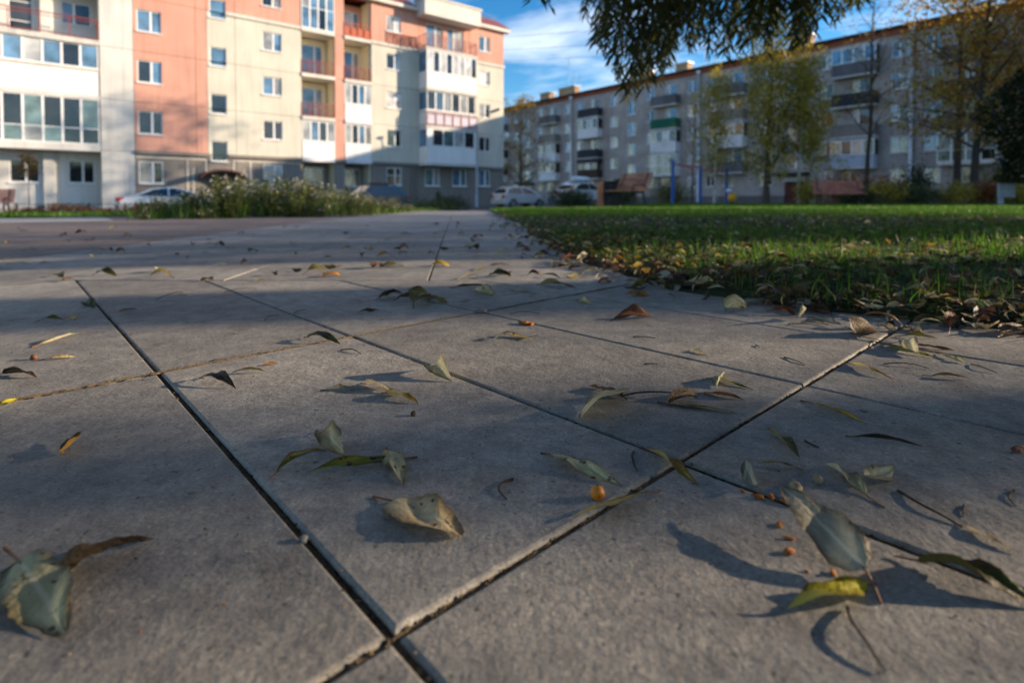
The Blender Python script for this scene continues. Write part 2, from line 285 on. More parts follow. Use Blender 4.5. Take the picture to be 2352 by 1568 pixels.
# ================================================================== SETTING
def grid_mesh(name, xs, ys, zf, m, kind='structure', keep=None, mats=None, midx=None):
    b = MB(); b.smooth = True; nx, ny = len(xs), len(ys); vs = [(x, y, zf(x, y)) for y in ys for x in xs]; fs = []
    for j in range(ny-1):
        for i in range(nx-1):
            if keep and not keep(.5*(xs[i]+xs[i+1]), .5*(ys[j]+ys[j+1])): continue
            fs.append((j*nx+i, j*nx+i+1, (j+1)*nx+i+1, (j+1)*nx+i))
    b.add(vs, fs); return tag(b.build(name, m), kind=kind)
gx = [-900,-300,-120,-60]+list(np.arange(-40, 44, 2.0))+[60,120,300,900]
gy = [-300,-100,-40,-15,-6,-2]+list(np.arange(0, 56, 1.5))+[65,80,110,200,500,1200]
grid_mesh('ground', [float(v) for v in gx], [float(v) for v in gy], lambda x, y: gz(x, y)-.06, M_asph)
# ---- paving
def clip(poly, nx, ny, c):            # keep nx*x+ny*y<=c
    out = []
    for i in range(len(poly)):
        a, b = poly[i], poly[(i+1)%len(poly)]; da = nx*a[0]+ny*a[1]-c; db = nx*b[0]+ny*b[1]-c
        if da <= 0: out.append(a)
        if (da < 0 < db) or (db < 0 < da):
            t = da/(da-db); out.append((a[0]+(b[0]-a[0])*t, a[1]+(b[1]-a[1])*t))
    q = []
    for p in out:
        if not q or math.hypot(p[0]-q[-1][0], p[1]-q[-1][1]) > 1e-3: q.append(p)
    if len(q) > 2 and math.hypot(q[0][0]-q[-1][0], q[0][1]-q[-1][1]) < 1e-3: q.pop()
    return q
def area(p): return .5*sum(p[i][0]*p[(i+1)%len(p)][1]-p[(i+1)%len(p)][0]*p[i][1] for i in range(len(p)))
def inset(p, d):
    n = len(p); ls = []
    for i in range(n):
        a, b = p[i], p[(i+1)%n]; ex, ey = b[0]-a[0], b[1]-a[1]; l = math.hypot(ex, ey)
        nx, ny = ey/l, -ex/l; ls.append((nx, ny, nx*a[0]+ny*a[1]-d))
    out = []
    for i in range(n):
        (a, b, c), (d2, e, f) = ls[i-1], ls[i]; det = a*e-b*d2
        if abs(det) < 1e-6: out.append(p[i]); continue
        out.append(((c*e-b*f)/det, (a*f-c*d2)/det))
    return out
rt = random.Random(3)
def slab_geo(b, poly, joint=.0044, top=None, jitter=.0007):
    if area(poly) < 0: poly = poly[::-1]
    p0 = inset(poly, joint/2)
    if len(p0) < 3 or area(p0) < .0012: return False
    p1 = inset(p0, .0009); p2 = inset(p0, .0026); dz = rt.uniform(-jitter, jitter); n = len(p0)
    vs = []
    for ring, z in ((p0, -.035), (p0, -.0030), (p1, -.0008), (p2, 0)):
        vs += [(x, y, gz(x, y)+z+dz) for x, y in ring]
    fs = [tuple(range(3*n, 4*n))]
    b.cm = 0; b.add(vs, fs); fs = []; nb_ = len(b.v)-len(vs)
    for k in range(3):
        for i in range(n): b.f.append([nb_+k*n+i, nb_+k*n+(i+1)%n, nb_+(k+1)*n+(i+1)%n, nb_+(k+1)*n+i]); b.m.append(1 if k == 0 else 0); b.sm.append(False)
    return True
def slab(poly, name, m, parent):
    b = MB()
    if slab_geo(b, poly): b.build(name, [m, M_sand], parent)
path = grid_mesh('path', [float(v) for v in np.arange(-2.05, 3.2, .35)], [float(v) for v in np.arange(-1.2, 17.4, .3)], lambda x, y: gz(x, y)-.0058, M_sand,
                 keep=lambda x, y: x < (1.5 if y > 2 else 4))
plaza = grid_mesh('plaza_paving', [float(v) for v in np.arange(-8.6, -2.04, .5)]+[-2.05], [float(v) for v in np.arange(1.3, 12, .5)], lambda x, y: gz(x, y)-.0058, M_sand)
path2 = grid_mesh('path_beginning', [float(v) for v in np.arange(-4, -2.04, .5)]+[-2.05], [-1.2,-.5,0,.5,1.0,1.31], lambda x, y: gz(x, y)-.0058, M_sand)
A = (-.400, .439); B = (.200, .1805); P0 = (-.060, .274)
ZN = (.0936, .9956); ZC = ZN[0]*.35+ZN[1]*1.458        # line where the two laying patterns meet
def lat(i, j): return (P0[0]+A[0]*i+B[0]*j, P0[1]+A[1]*i+B[1]*j)
for i in range(-4, 6):
    for j in range(-9, 9):
        if i == 2: continue
        k = 2 if (i == 1 and j >= 0) else 1
        if i == 1 and j < 0: k = 1
        poly = [lat(i, j), lat(i, j+1), lat(i+k, j+1), lat(i+k, j)]
        poly = clip(poly, ZN[0], ZN[1], ZC)
        if len(poly) > 2: poly = clip(poly, 0, -1, .9)
        if len(poly) > 2: poly = clip(poly, 1, 0, 3.0)
        if len(poly) > 2: poly = clip(poly, -1, 0, 3.6)
        if len(poly) > 2: slab(poly, 'paving_slab', M_path, path)
for j in range(-9, 0):
    poly = clip([lat(2, j), lat(2, j+1), lat(3, j+1), lat(3, j)], ZN[0], ZN[1], ZC)
    if len(poly) > 2: poly = clip(poly, -1, 0, 3.6)
    if len(poly) > 2: slab(poly, 'paving_slab', M_path, path)
def zlat(k, r, dx=.59, dy=.275):
    s = r*dy; bx = -.23+k*dx; by = (ZC-ZN[0]*bx)/ZN[1]
    return (bx-.1*s, by+s)
far = MB(); farp = MB()
for k in range(-14, 3):
    for r in range(0, 58):
        poly = [zlat(k, r), zlat(k+1, r), zlat(k+1, r+1), zlat(k, r+1)]
        cx_, cy_ = poly[0]
        if cy_ > 17 or (cy_ > 9 and k > 1): continue
        pa = clip(poly, -1, 0, 2.05)
        if len(pa) > 2:
            if cy_ < 6.2: slab(pa, 'paving_slab', M_path, path)
            elif cx_ < 1.2: slab_geo(far, pa)
        pb = clip(poly, 1, 0, -2.05)
        if len(pb) > 2 and cy_ < 8.2 and cx_ > -8.5:
            if cy_ < 3.9: slab(pb, 'brown_paving_slab', M_plaza, plaza)
            else: slab_geo(farp, pb)
tag(far.build('far_paving_slabs', [M_path, M_sand], path), kind='stuff'); tag(farp.build('far_brown_slabs', [M_plaza, M_sand], plaza), kind='stuff')
# sand that fills the long cross joint nearly flush, with grains
def sand_fill(p, q, wid, n, zoff, name):
    b = MB(); d = Vector((q[0]-p[0], q[1]-p[1])); l = d.length; d /= l; nn = Vector((-d.y, d.x)); vs = []; fs = []
    for i in range(n+1):
        c = Vector(p)+d*l*i/n
        for k, o in enumerate((-.5, -.17, .17, .5)):
            x, y = c+nn*o*wid; vs.append((x, y, gz(x, y)+zoff-.0016*abs(o)*2+rt.uniform(-.0011, .0009)))
    for i in range(n):
        for k in range(3): fs.append((i*4+k, i*4+k+1, i*4+k+5, i*4+k+4))
    b.add(vs, fs)
    for i in range(n):
        c = Vector(p)+d*l*rt.random()+nn*rt.uniform(-.5, .5)*wid*1.3; b.ball((c.x, c.y, gz(c.x, c.y)+zoff+.0005), rt.uniform(.0004, .0011), 5, 3)
    tag(b.build(name, M_sandf, path), kind='stuff')
sand_fill(lat(1, -4.5), lat(1, 3.9), .0080, 420, .0019, 'packed_joint_sand')
sand_fill(lat(-.6, 0), lat(2.2, 0), .0056, 150, -.0030, 'loose_joint_sand')
sand_fill(lat(0, -1.5), lat(0, 4.6), .0060, 260, -.0018, 'loose_joint_grit')
# ---- pale side path, left grass strip, road and kerb before the left building
def quad_sheet(name, pts, m, dz, kind='structure', n=10):
    b = MB(); vs = []; fs = []
    a, c, d, e = [Vector(p) for p in pts]
    for j in range(n+1):
        for i in range(n+1):
            p = (a*(1-i/n)+c*i/n)*(1-j/n)+(e*(1-i/n)+d*i/n)*j/n; vs.append((p.x, p.y, gz(p.x, p.y)+dz))
    for j in range(n):
        for i in range(n): fs.append((j*(n+1)+i, j*(n+1)+i+1, (j+1)*(n+1)+i+1, (j+1)*(n+1)+i))
    b.add(vs, fs); return tag(b.build(name, m), kind=kind)
quad_sheet('side_path', [(-14, -.9), (-4.15, 5.75), (-5.4, 7.3), (-15.2, .8)], M_pale, .006)
# lawn
EY = [-.6,.2,.55,.85,.96,1.06,1.16,1.23,1.38,1.5,1.71,2.01,2.46,3.19,5.04,7.97,10.73,14]
EX = [6,3,1.6,.79,.69,.56,.48,.41,.35,.34,.28,.2,.17,.14,.06,-.16,-.43,-.55]
def edge_x(y): return float(np.interp(y, EY, EX))+.012*sin(y*23)+.010*sin(y*51+1)
def ymax(x): return float(np.interp(x, [-1,-.45,1,2.5,4,60], [10.6,11,12.6,20,27,27.5]))
def hl(x, y):
    s = x-edge_x(y); return gz(x, y)+.003+.020*sst(0, .35, s)+.022*sst(2, 8, y)+.006*sin(x*3.1+y*1.7)*sst(.3, 2, s)*sin(y*2.3)
b = MB(); b.smooth = True
ly = [-.6,-.2,.1,.3,.5,.65]+list(np.arange(.75, 3.2, .08))+list(np.arange(3.2, 10.4, .3))+list(np.arange(10.4, 27.8, .6)); ls = [0,.02,.06,.12,.2,.35,.5,.8,1.2,1.8,2.6,3.8,5.5,8,11,15,20,27,36]
vs = []; fs = []; n = len(ls)
for y in ly:
    for s in ls: x = edge_x(y)+s; vs.append((x, float(y), hl(x, y)-(.012 if s == 0 else 0)))
for j in range(len(ly)-1):
    for i in range(n-1):
        xc = vs[j*n+i][0]; yc = vs[j*n+i][1]
        if yc <= ymax(xc): fs.append((j*n+i, j*n+i+1, (j+1)*n+i+1, (j+1)*n+i))
b.add(vs, fs); tag(b.build('lawn', M_soil), kind='structure')
quad_sheet('grass_verge', [(-16, 1.1), (-4.0, 8.5), (-8.0, 22.0), (-26, 15)], M_soil, .01)
# ================================================================== grass blades
def blades(name, bx, by, bz, h, w, m, lean=.5, seed=1, midx=None):
    r = np.random.RandomState(seed); n = len(bx); a = r.uniform(0, 2*pi, n); la = r.uniform(0, 2*pi, n); le = np.abs(r.normal(0, lean, n))*h
    px, py = np.cos(a)*w/2, np.sin(a)*w/2; lx, ly_ = np.cos(la)*le, np.sin(la)*le
    def pt(sx, t, ww): return np.stack([bx+sx*px*ww+lx*t*t, by+sx*py*ww+ly_*t*t, bz+h*t*(1-.25*t*np.minimum(1, le/h))], 1)
    q = np.stack([pt(-1,0,1),pt(1,0,1),pt(1,.5,.85),pt(-1,.5,.85), pt(-1,.5,.85),pt(1,.5,.85),pt(.12,1,1),pt(-.12,1,1)], 1)
    me = soup(name, q, 4, m, None if midx is None else np.repeat(midx, 2)); return link(bpy.data.objects.new(name, me))
rs = np.random.RandomState(5)
def scatter_lawn(n, y0, y1, smax, power=1.0):
    out = []
    while len(out) < n:
        y = y0+(y1-y0)*rs.rand()**power; e = edge_x(y); xm = min(1.02*y+.5, e+smax); 
        if xm <= e: continue
        if rs.rand() > (xm-e)/(1.02*y1+.5-EX[8]+.5): continue
        x = e+(xm-e)*rs.rand()
        if y > ymax(x): continue
        out.append((x, y))
    return np.array(out)
def patch(x, y): return .5+.5*math.sin(x*5.1+1.3*math.sin(y*4.0))*math.sin(y*6.3+1.7*math.sin(x*3.0))
p = scatter_lawn(26000, .7, 3.3, 9); keep = np.array([(rs.rand() < .25+.75*patch(x, y)) and (x-edge_x(y) > .03+.05*rs.rand()) for x, y in p]); p = p[keep]
z = np.array([hl(x, y)-.002 for x, y in p]); nb = len(p)
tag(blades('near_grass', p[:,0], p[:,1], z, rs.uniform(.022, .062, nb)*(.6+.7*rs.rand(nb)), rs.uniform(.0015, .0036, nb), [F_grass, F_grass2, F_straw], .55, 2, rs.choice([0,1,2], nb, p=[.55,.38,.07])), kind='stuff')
p = scatter_lawn(42000, 2.8, 9, 30); p = p[[(rs.rand() < .10+.90*min(1, max(0, (y-5.2)/1.5))) for x, y in p]]; z = np.array([hl(x, y)-.003 for x, y in p]); nb = len(p)
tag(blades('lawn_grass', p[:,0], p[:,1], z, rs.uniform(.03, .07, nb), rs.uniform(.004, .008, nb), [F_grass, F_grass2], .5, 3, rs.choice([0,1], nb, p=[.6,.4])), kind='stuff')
p = scatter_lawn(60000, 8.5, 27.2, 40); z = np.array([hl(x, y)-.003 for x, y in p]); nb = len(p)
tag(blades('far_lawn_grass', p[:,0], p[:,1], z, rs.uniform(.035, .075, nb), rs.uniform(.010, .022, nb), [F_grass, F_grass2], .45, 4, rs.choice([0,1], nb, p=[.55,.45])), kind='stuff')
t_ = rs.rand(14000); s_ = rs.rand(14000); ax, ay = -16+12*t_, 1.1+7.4*t_; ex, ey = -26+18*t_, 15+7*t_; bx = ax*(1-s_)+ex*s_; by = ay*(1-s_)+ey*s_
tag(blades('verge_grass', bx, by, np.array([gz(x, y)+.008 for x, y in zip(bx, by)]), rs.uniform(.04, .10, 14000), rs.uniform(.012, .022, 14000), [F_grass, F_grass2], .45, 6, rs.choice([0,1], 14000)), kind='stuff')
# ================================================================== leaves
def leaf_geo(L, W, kind, arch, roll, twist, nl=14, nw=6, rnd=random, fold=.32):
    hw = W*L*.5; cx_, cz_ = 0.0, 0.0; vs = []; ph = [rnd.uniform(0, 6) for _ in range(3)]
    for i in range(nl+1):
        t = i/nl; pit = arch*(1-2*t)*1.25
        if i: cx_ += L/nl*cos(pit); cz_ += L/nl*sin(pit)
        if kind == 'broad': w = hw*max(0, sin(pi*min(1, t*.97)**.66))**.66*(1+.06*sin(t*60+ph[0])*(1 if 0 < t < 1 else 0))
        else: w = hw*max(0, sin(pi*t**.80))**.95
        w = max(w*(1+.10*sin(t*13+ph[1])*sin(t*7+ph[2])+(rnd.uniform(-.07, .05) if 0 < i < nl else 0)), .0003); ro = roll+twist*(t-.5)*2.2
        for k in range(nw+1):
            v = -1+2*k/nw; yy = v*w*cos(fold); zz = abs(v)*w*sin(fold)+.10*w*sin(9*t+ph[1]+3*v)+.16*w*v*sin(5*t+ph[2])+(rnd.uniform(-.05, .05)*w+.30*w*abs(v)**3*sin(4*t+ph[0])+.16*w*sin(11*t+4*v*(1 if v > 0 else 1.7)+ph[2]))*(.38 if kind == 'broad' else 1)
            y2, z2 = yy*cos(ro)-zz*sin(ro), yy*sin(ro)+zz*cos(ro)
            vs.append((cx_-z2*sin(pit)*.6, y2, cz_+z2*cos(pit)))
    mz = min(v[2] for v in vs); vs = [(x, y, zz-mz+.0006) for x, y, zz in vs]; m = nw+1; fs = []
    for i in range(nl):
        for k in range(nw): fs.append((i*m+k, (i+1)*m+k, (i+1)*m+k+1, i*m+k+1))
    return vs, fs, vs[nw//2]
SMAT = M_stalk
def stalk_into(b, base, L, ln, rnd=random):
    l = L*ln; s = rnd.uniform(-.35, .35); bz = base[2]
    b.tube([(base[0]+.1*L, base[1], bz+.0002), (base[0], base[1], bz), (base[0]-l*.5, base[1]+s*l*.3, max(.0008, bz*.55)), (base[0]-l, base[1]+s*l, max(.0008, bz*.2))], [L*.006, L*.011, L*.011, L*.014], 5)
rl = random.Random(11)
HERO = [
(-0.302,0.332,-0.65,0.093,0.33,'broad','pale',0.16,0.40,0.10,0.30,'broad pale grey-green leaf lying in the near left corner'),
(-0.269,0.319,0.83,0.052,0.42,'lance','dark',0.50,0.60,0.50,0.10,'dark brown shrivelled leaf just behind the big pale corner leaf'),
(-0.268,0.335,-1.14,0.038,0.16,'lance','tan',0.20,1.00,0.20,0.10,'thin tan leaf edge wedged between pale leaf and shrivelled brown leaf'),
(-0.404,0.512,-1.25,0.047,0.28,'lance','orange',-0.40,1.00,0.40,0.00,'small orange-yellow curled leaf standing alone on the left slab'),
(-0.190,0.439,0.98,0.052,0.17,'lance','olive',0.75,0.30,0.20,0.10,'thin olive leaf arching up beside the long green leaf'),
(-0.182,0.515,-0.88,0.065,0.32,'lance','tan',0.40,0.90,0.60,0.10,'tan and olive crumpled leaf at the top of the central leaf trio'),
(-0.096,0.462,-2.79,0.078,0.15,'lance','green',0.22,0.15,0.25,0.20,'long spotted green leaf lying in the central leaf trio'),
(-0.109,0.479,-1.16,0.064,0.32,'lance','pale',0.25,0.20,0.10,0.10,'pale spotted leaf crossing the stalk of the long green leaf'),
(-0.087,0.394,-0.65,0.068,0.55,'broad','tan',0.12,0.10,0.10,0.28,'broad beige leaf with a chewed end on the centre slab'),
(0.032,0.465,-0.79,0.074,0.22,'lance','pale',0.18,0.20,0.15,0.12,'pale spotted narrow leaf pointing at the orange berry'),
(0.104,0.401,-2.67,0.072,0.14,'lance','yellow',0.12,0.90,0.30,0.12,'yellow-brown leaf wedged in the joint under the orange berry'),
(0.118,0.474,-1.19,0.065,0.17,'lance','yellow',0.20,0.30,0.50,0.10,'yellow-green leaf lying across the joint above the berry'),
(0.120,0.605,-2.25,0.085,0.50,'broad','cream',0.50,0.70,0.30,0.25,'cream folded leaf standing up with a long shadow to its left'),
(0.122,0.598,2.27,0.051,0.30,'lance','brown',0.30,0.40,0.20,0.10,'brown shrivelled leaf behind the folded cream leaf'),
(0.162,0.582,-0.42,0.074,0.12,'lance','olive',0.10,0.50,0.20,0.10,'long olive-brown leaf below the small heap on the second slab'),
(0.166,0.580,0.69,0.055,0.25,'lance','brown',0.40,0.70,0.40,0.10,'curled tan-brown leaf tip at the left of the small heap'),
(0.239,0.659,-0.84,0.052,0.17,'lance','green',0.20,0.30,0.20,0.10,'green leaf on top of the small heap of leaves'),
(0.212,0.611,-0.51,0.045,0.25,'lance','redbrown',0.20,0.30,0.30,0.10,'red-brown leaf in the middle of the small heap'),
(0.258,0.670,-2.07,0.052,0.30,'lance','pale',0.30,1.00,0.20,0.10,'short pale leaf tip upright in the small heap'),
(0.313,0.580,-1.14,0.064,0.10,'lance','yellow',0.20,0.40,0.40,0.10,'long thin yellow-green leaf right of the second cross joint'),
(0.240,0.507,-1.59,0.054,0.25,'lance','olive',0.20,0.50,0.50,0.15,'olive shrivelled leaf above the folded grey leaf on the right slab'),
(0.308,0.494,-0.37,0.053,0.09,'lance','dark',0.30,0.70,0.30,0.10,'long thin dark leaf curved on the right slab'),
(0.188,0.439,-1.76,0.042,0.30,'lance','bluegrey',-0.60,1.00,0.30,0.00,'folded grey leaf standing upright by the orange crumbs'),
(0.230,0.437,2.86,0.032,0.16,'lance','olive',0.50,0.60,0.20,0.10,'olive leaf joined to the folded grey leaf by the orange crumbs'),
(0.258,0.396,1.61,0.050,0.28,'lance','pale',0.30,0.40,0.30,0.30,'pale green pointed leaf with a red stalk right of the seeds'),
(0.268,0.414,0.42,0.037,0.45,'lance','cream',-0.70,0.40,0.20,0.00,'cream cup-shaped curled leaf right of the pale pointed leaf'),
(0.296,0.358,-1.18,0.031,0.18,'lance','tan',0.20,0.60,0.20,0.10,'narrow tan leaf at the end of the long twig by the right edge'),
(0.200,0.308,1.75,0.072,0.40,'broad','bluegrey',0.12,0.30,0.10,0.22,'large blue-grey leaf propped up with its veined back showing'),
(0.241,0.323,-0.75,0.056,0.40,'lance','darkgreen',0.55,0.30,0.20,0.20,'dark green arched leaf in the near right corner'),
(0.200,0.303,-2.83,0.058,0.27,'lance','brightyellow',0.20,0.35,0.80,0.10,'bright yellow-green twisted leaf in the near right foreground'),
(-0.111,0.711,-0.91,0.067,0.42,'lance','cream',0.80,0.70,0.50,0.00,'cream and green leaf curled over the joint with a broad shadow'),
(-0.218,0.637,0.10,0.051,0.18,'lance','pale',0.20,0.20,0.10,0.10,'pale leaf at the left of the leaf cluster left of the centre joint'),
(-0.178,0.655,-0.66,0.058,0.25,'lance','tan',0.50,0.60,0.40,0.10,'tan curled leaf in the middle of the cluster left of the centre joint'),
(-0.144,0.622,-0.64,0.055,0.25,'lance','yellow',0.50,0.40,0.20,0.10,'yellow-brown drooping leaf at the right of the cluster left of the centre joint'),
(-0.387,0.682,-0.52,0.073,0.20,'lance','dark',0.70,0.40,0.20,0.10,'dark leaf arched over its own shadow near the left cross joint'),
(-0.359,0.700,0.18,0.046,0.20,'lance','olive',0.60,0.30,0.20,0.00,'olive arched leaf just behind the dark arched leaf'),
(-0.337,0.735,0.52,0.022,0.25,'lance','orange',0.30,0.60,0.20,0.10,'small orange leaf scrap behind the olive arched leaf'),
(-0.330,0.883,-0.53,0.079,0.20,'lance','darkgreen',0.60,0.50,0.30,0.10,'dark green arched leaf lying on the cross joint'),
(-0.028,0.852,0.59,0.054,0.20,'lance','olive',0.90,0.40,0.20,0.00,'brown arched leaf half of the pair in the middle of the centre slab'),
(-0.008,0.883,-0.58,0.059,0.20,'lance','yellow',-0.50,0.40,0.30,0.10,'yellow-brown half of the leaf pair in the middle of the centre slab'),
(0.183,0.987,0.36,0.083,0.32,'lance','redbrown',0.50,0.70,0.20,0.10,'red-brown cupped leaf alone on the slab before the grass'),
(0.255,0.784,-1.04,0.031,0.28,'lance','pale',0.10,0.10,0.10,0.10,'small pale green leaf alone on the slab right of centre'),
(-0.561,0.595,1.50,0.027,0.30,'lance','brightyellow',0.15,0.30,0.20,0.00,'bright yellow leaf in the sandy joint at the left edge'),
(-0.663,0.712,-0.22,0.059,0.28,'lance','dark',0.60,0.60,0.40,0.10,'dark brown curled leaf at the left edge above the yellow leaf'),
(-0.668,0.778,0.29,0.045,0.16,'lance','tan',0.30,0.60,0.20,0.15,'thin tan leaf with a seed at its left end'),
(-0.743,0.858,1.47,0.091,0.15,'lance','cream',0.12,0.20,0.10,0.10,'long cream leaf lying sunlit on the left slab'),
(-0.896,1.036,0.38,0.043,0.25,'lance','olive',0.60,0.40,0.20,0.10,'olive-brown arched leaf on the shaded far left slab'),
(-0.840,1.033,1.65,0.038,0.30,'lance','tan',-0.50,0.70,0.30,0.10,'curled tan leaf scrap beside the olive arched leaf at far left'),
(-0.943,1.211,-0.64,0.072,0.35,'lance','darkgreen',0.50,0.70,0.30,0.10,'small dark leaf beside the long left joint'),
(-0.804,1.122,0.85,0.035,0.22,'lance','brown',0.30,0.60,0.30,0.10,'brown thin leaf right of the long left joint'),
(-0.298,1.228,0.95,0.080,0.30,'lance','dark',0.70,0.50,0.40,0.10,'dark leaf at the left of the raised leaf clump'),
(-0.256,1.215,0.53,0.077,0.25,'lance','brown',0.70,0.50,0.30,0.10,'brown arched leaf in the middle of the raised leaf clump'),
(-0.202,1.128,1.49,0.120,0.45,'lance','olive',0.30,0.80,0.50,0.10,'olive folded leaf leaning at the front of the raised leaf clump'),
(-0.190,1.221,-0.74,0.074,0.25,'lance','yellow',0.30,0.40,0.30,0.10,'yellowish leaf at the right of the raised leaf clump'),
(-0.302,1.086,0.38,0.041,0.28,'lance','brown',0.30,0.30,0.20,0.10,'flat brown leaf before the raised leaf clump'),
(-0.553,1.603,0.61,0.057,0.50,'broad','orange',0.70,0.30,0.20,0.10,'golden round leaf domed on the sunlit strip'),
(-0.438,1.852,-0.11,0.082,0.40,'broad','olive',0.40,0.30,0.20,0.10,'dark olive domed leaf just behind the sunlit strip'),
(-0.148,1.374,0.07,0.092,0.16,'lance','brown',0.30,0.40,0.20,0.10,'long brown leaf behind the beige crumpled leaf'),
(-0.094,1.305,-0.75,0.075,0.45,'broad','tan',0.50,0.80,0.60,0.10,'beige crumpled leaf on the slab right of the raised clump'),
(0.002,1.322,-0.64,0.069,0.22,'lance','pale',0.20,0.20,0.10,0.10,'pale narrow leaf on the slab behind the crumpled beige leaf'),
(0.071,1.404,-0.56,0.104,0.22,'lance','olive',0.40,0.50,0.40,0.10,'olive leaf with a pale curled side near the grass corner'),
(0.139,1.177,-1.06,0.053,0.35,'lance','tan',0.50,0.70,0.40,0.10,'small tan curled leaf beside the far sandy joint'),
(0.260,1.243,-0.52,0.052,0.40,'lance','orange',0.30,0.50,0.30,0.10,'orange-tan leaf lying near the grass corner'),
(0.529,0.839,0.72,0.073,0.60,'broad','brown',0.90,0.70,0.40,0.10,'brown hooded leaf curled upright over the joint by the grass'),
(0.609,0.909,-1.43,0.036,0.40,'lance','tan',0.50,0.70,0.50,0.10,'tan crumpled leaf in the joint nearest the grass'),
(0.650,0.907,-1.69,0.049,0.38,'lance','tan',0.30,0.60,0.30,0.10,'tan rolled leaf right of the joint nearest the grass'),
(0.439,0.710,-1.38,0.064,0.14,'lance','yellow',0.25,0.40,0.40,0.10,'yellow-brown narrow leaf right of the long joint'),
(0.532,0.785,-0.95,0.062,0.16,'lance','green',0.20,0.40,0.20,0.10,'green leaf in front of the red-brown leaf near the right edge'),
(0.577,0.811,-1.95,0.081,0.30,'lance','cream',0.30,0.80,0.30,0.10,'cream upright leaf across the green leaf near the right edge'),
(0.581,0.794,-0.62,0.047,0.22,'lance','redbrown',0.20,0.30,0.20,0.10,'red-brown smooth leaf near the right edge'),
(0.504,0.658,-0.33,0.043,0.16,'lance','brown',0.40,0.50,0.30,0.20,'brown curled leaf with long stalk near the right edge'),
(0.584,0.749,-1.53,0.044,0.22,'lance','pale',0.20,0.50,0.30,0.10,'pale grey leaf behind the brown stalked leaf near the right edge'),
(0.411,1.054,0.68,0.082,0.50,'broad','pale',0.50,0.70,0.30,0.10,'pale curled leaf in front of the grass edge'),
(0.463,1.116,0.28,0.097,0.25,'lance','bluegrey',0.20,0.20,0.10,0.10,'long grey-green leaf along the grass edge'),
(0.539,0.980,-1.32,0.057,0.35,'broad','bluegrey',0.15,0.20,0.10,0.20,'bluish flat leaf on the slab before the grass edge'),
(0.560,1.057,-1.02,0.049,0.50,'broad','redbrown',0.40,0.50,0.30,0.10,'reddish leaf flopped from the grass edge onto the slab'),
(0.592,0.844,-0.20,0.056,0.18,'lance','olive',0.30,0.40,0.30,0.10,'olive twisted leaf right of the grass joint end'),
(0.422,0.460,0.32,0.019,0.40,'broad','redbrown',0.30,0.60,0.30,0.10,'dark red leaf cut by the right edge of the view'),
(0.746,0.836,0.49,0.091,0.30,'broad','brown',0.40,0.50,0.30,0.10,'large brown leaf at the grass edge by the right border'),
]
for (x, y, rz, Ln, W, kind, colr, arch, roll, twist, stalk, lab) in HERO:
    b = MB(); b.smooth = True; vs, fs, base = leaf_geo(Ln, W, kind, arch*.62, (roll if rl.random() < .5 or roll > .6 else -roll)*.85, twist*(1.6 if kind != 'broad' else .8), 18, 8, rl, .14 if kind == 'broad' else .32); b.add(vs, fs)
    o = b.build('fallen_leaf', LM[colr]); nwv = 8; nlv = 18; nv_ = len(vs)
    at_ = o.data.attributes.new('rib', 'FLOAT', 'POINT'); at_.data.foreach_set('value', [1-abs(-1+2*(q % (nwv+1))/nwv) for q in range(nv_)])
    at_ = o.data.attributes.new('edge', 'FLOAT', 'POINT'); at_.data.foreach_set('value', [min(1.6, 2.2*max(0, abs(-1+2*(q % (nwv+1))/nwv)-.62)/.38+(1.5*max(0, (q//(nwv+1))/nlv-.86)/.14)) for q in range(nv_)])
    if kind == 'broad' or Ln > .06: at_ = o.data.attributes.new('vein', 'FLOAT', 'POINT'); at_.data.foreach_set('value', [.5+.5*cos(((q//(nwv+1))/nlv-.30*abs(-1+2*(q % (nwv+1))/nwv))*2*pi*7) for q in range(nv_)])
    o.location = (x, y, gz(x, y)+.0004); o.rotation_euler = (0, 0, rz)
    if 'propped' in lab: o.rotation_euler = (0, -.15, rz); o.location.z += .001
    tag(o, lab, 'leaf', 'fallen leaves on the path')
    if stalk > 0:
        s = MB(); stalk_into(s, base, Ln, max(.1, stalk), rl); s.build('leaf_stalk', M_stalk, o)
# leaves scattered over the path and along the grass edge: a handful of shapes, copied
protos = {}
def small_leaf(colr, k):
    key = (colr, k)
    if key not in protos:
        kind, W, arch, roll, tw = [('lance', .22, .35, .3, .3), ('lance', .3, .6, .6, .6), ('lance', .18, .15, .2, .3), ('broad', .5, .4, .3, .4), ('lance', .34, -.5, .5, .5), ('lance', .26, .9, .9, .5)][k]
        b = MB(); b.smooth = True; vs, fs, base = leaf_geo(.06, W, kind, arch, roll, tw, 8, 4, rl, .4); b.add(vs, fs); b.cm = 1; stalk_into(b, base, .06, .15, rl); protos[key] = b.mesh('fallen_leaf', [LM[colr], M_stalk])
    return protos[key]
CW = ['olive','brown','tan','yellow','dark','pale','redbrown','darkgreen','cream','bluegrey','orange']
CN = dict(zip(CW, ['olive','brown','tan','yellow','dark brown','pale','reddish brown','dark green','cream','grey-green','orange']))
def pick(w): return rl.choices(CW, w)[0]
def drop(x, y, z, colr, lab, grp, sc=None, steep=.12):
    o = link(bpy.data.objects.new('fallen_leaf', small_leaf(colr, rl.randrange(6)))); s = sc or rl.uniform(.7, 1.3); o.scale = (s, s, s)
    o.location = (x, y, z); o.rotation_euler = (rl.uniform(-steep, steep), rl.uniform(-steep, steep), rl.uniform(0, 6.28)); return tag(o, lab, 'leaf', grp)
cnt = 0
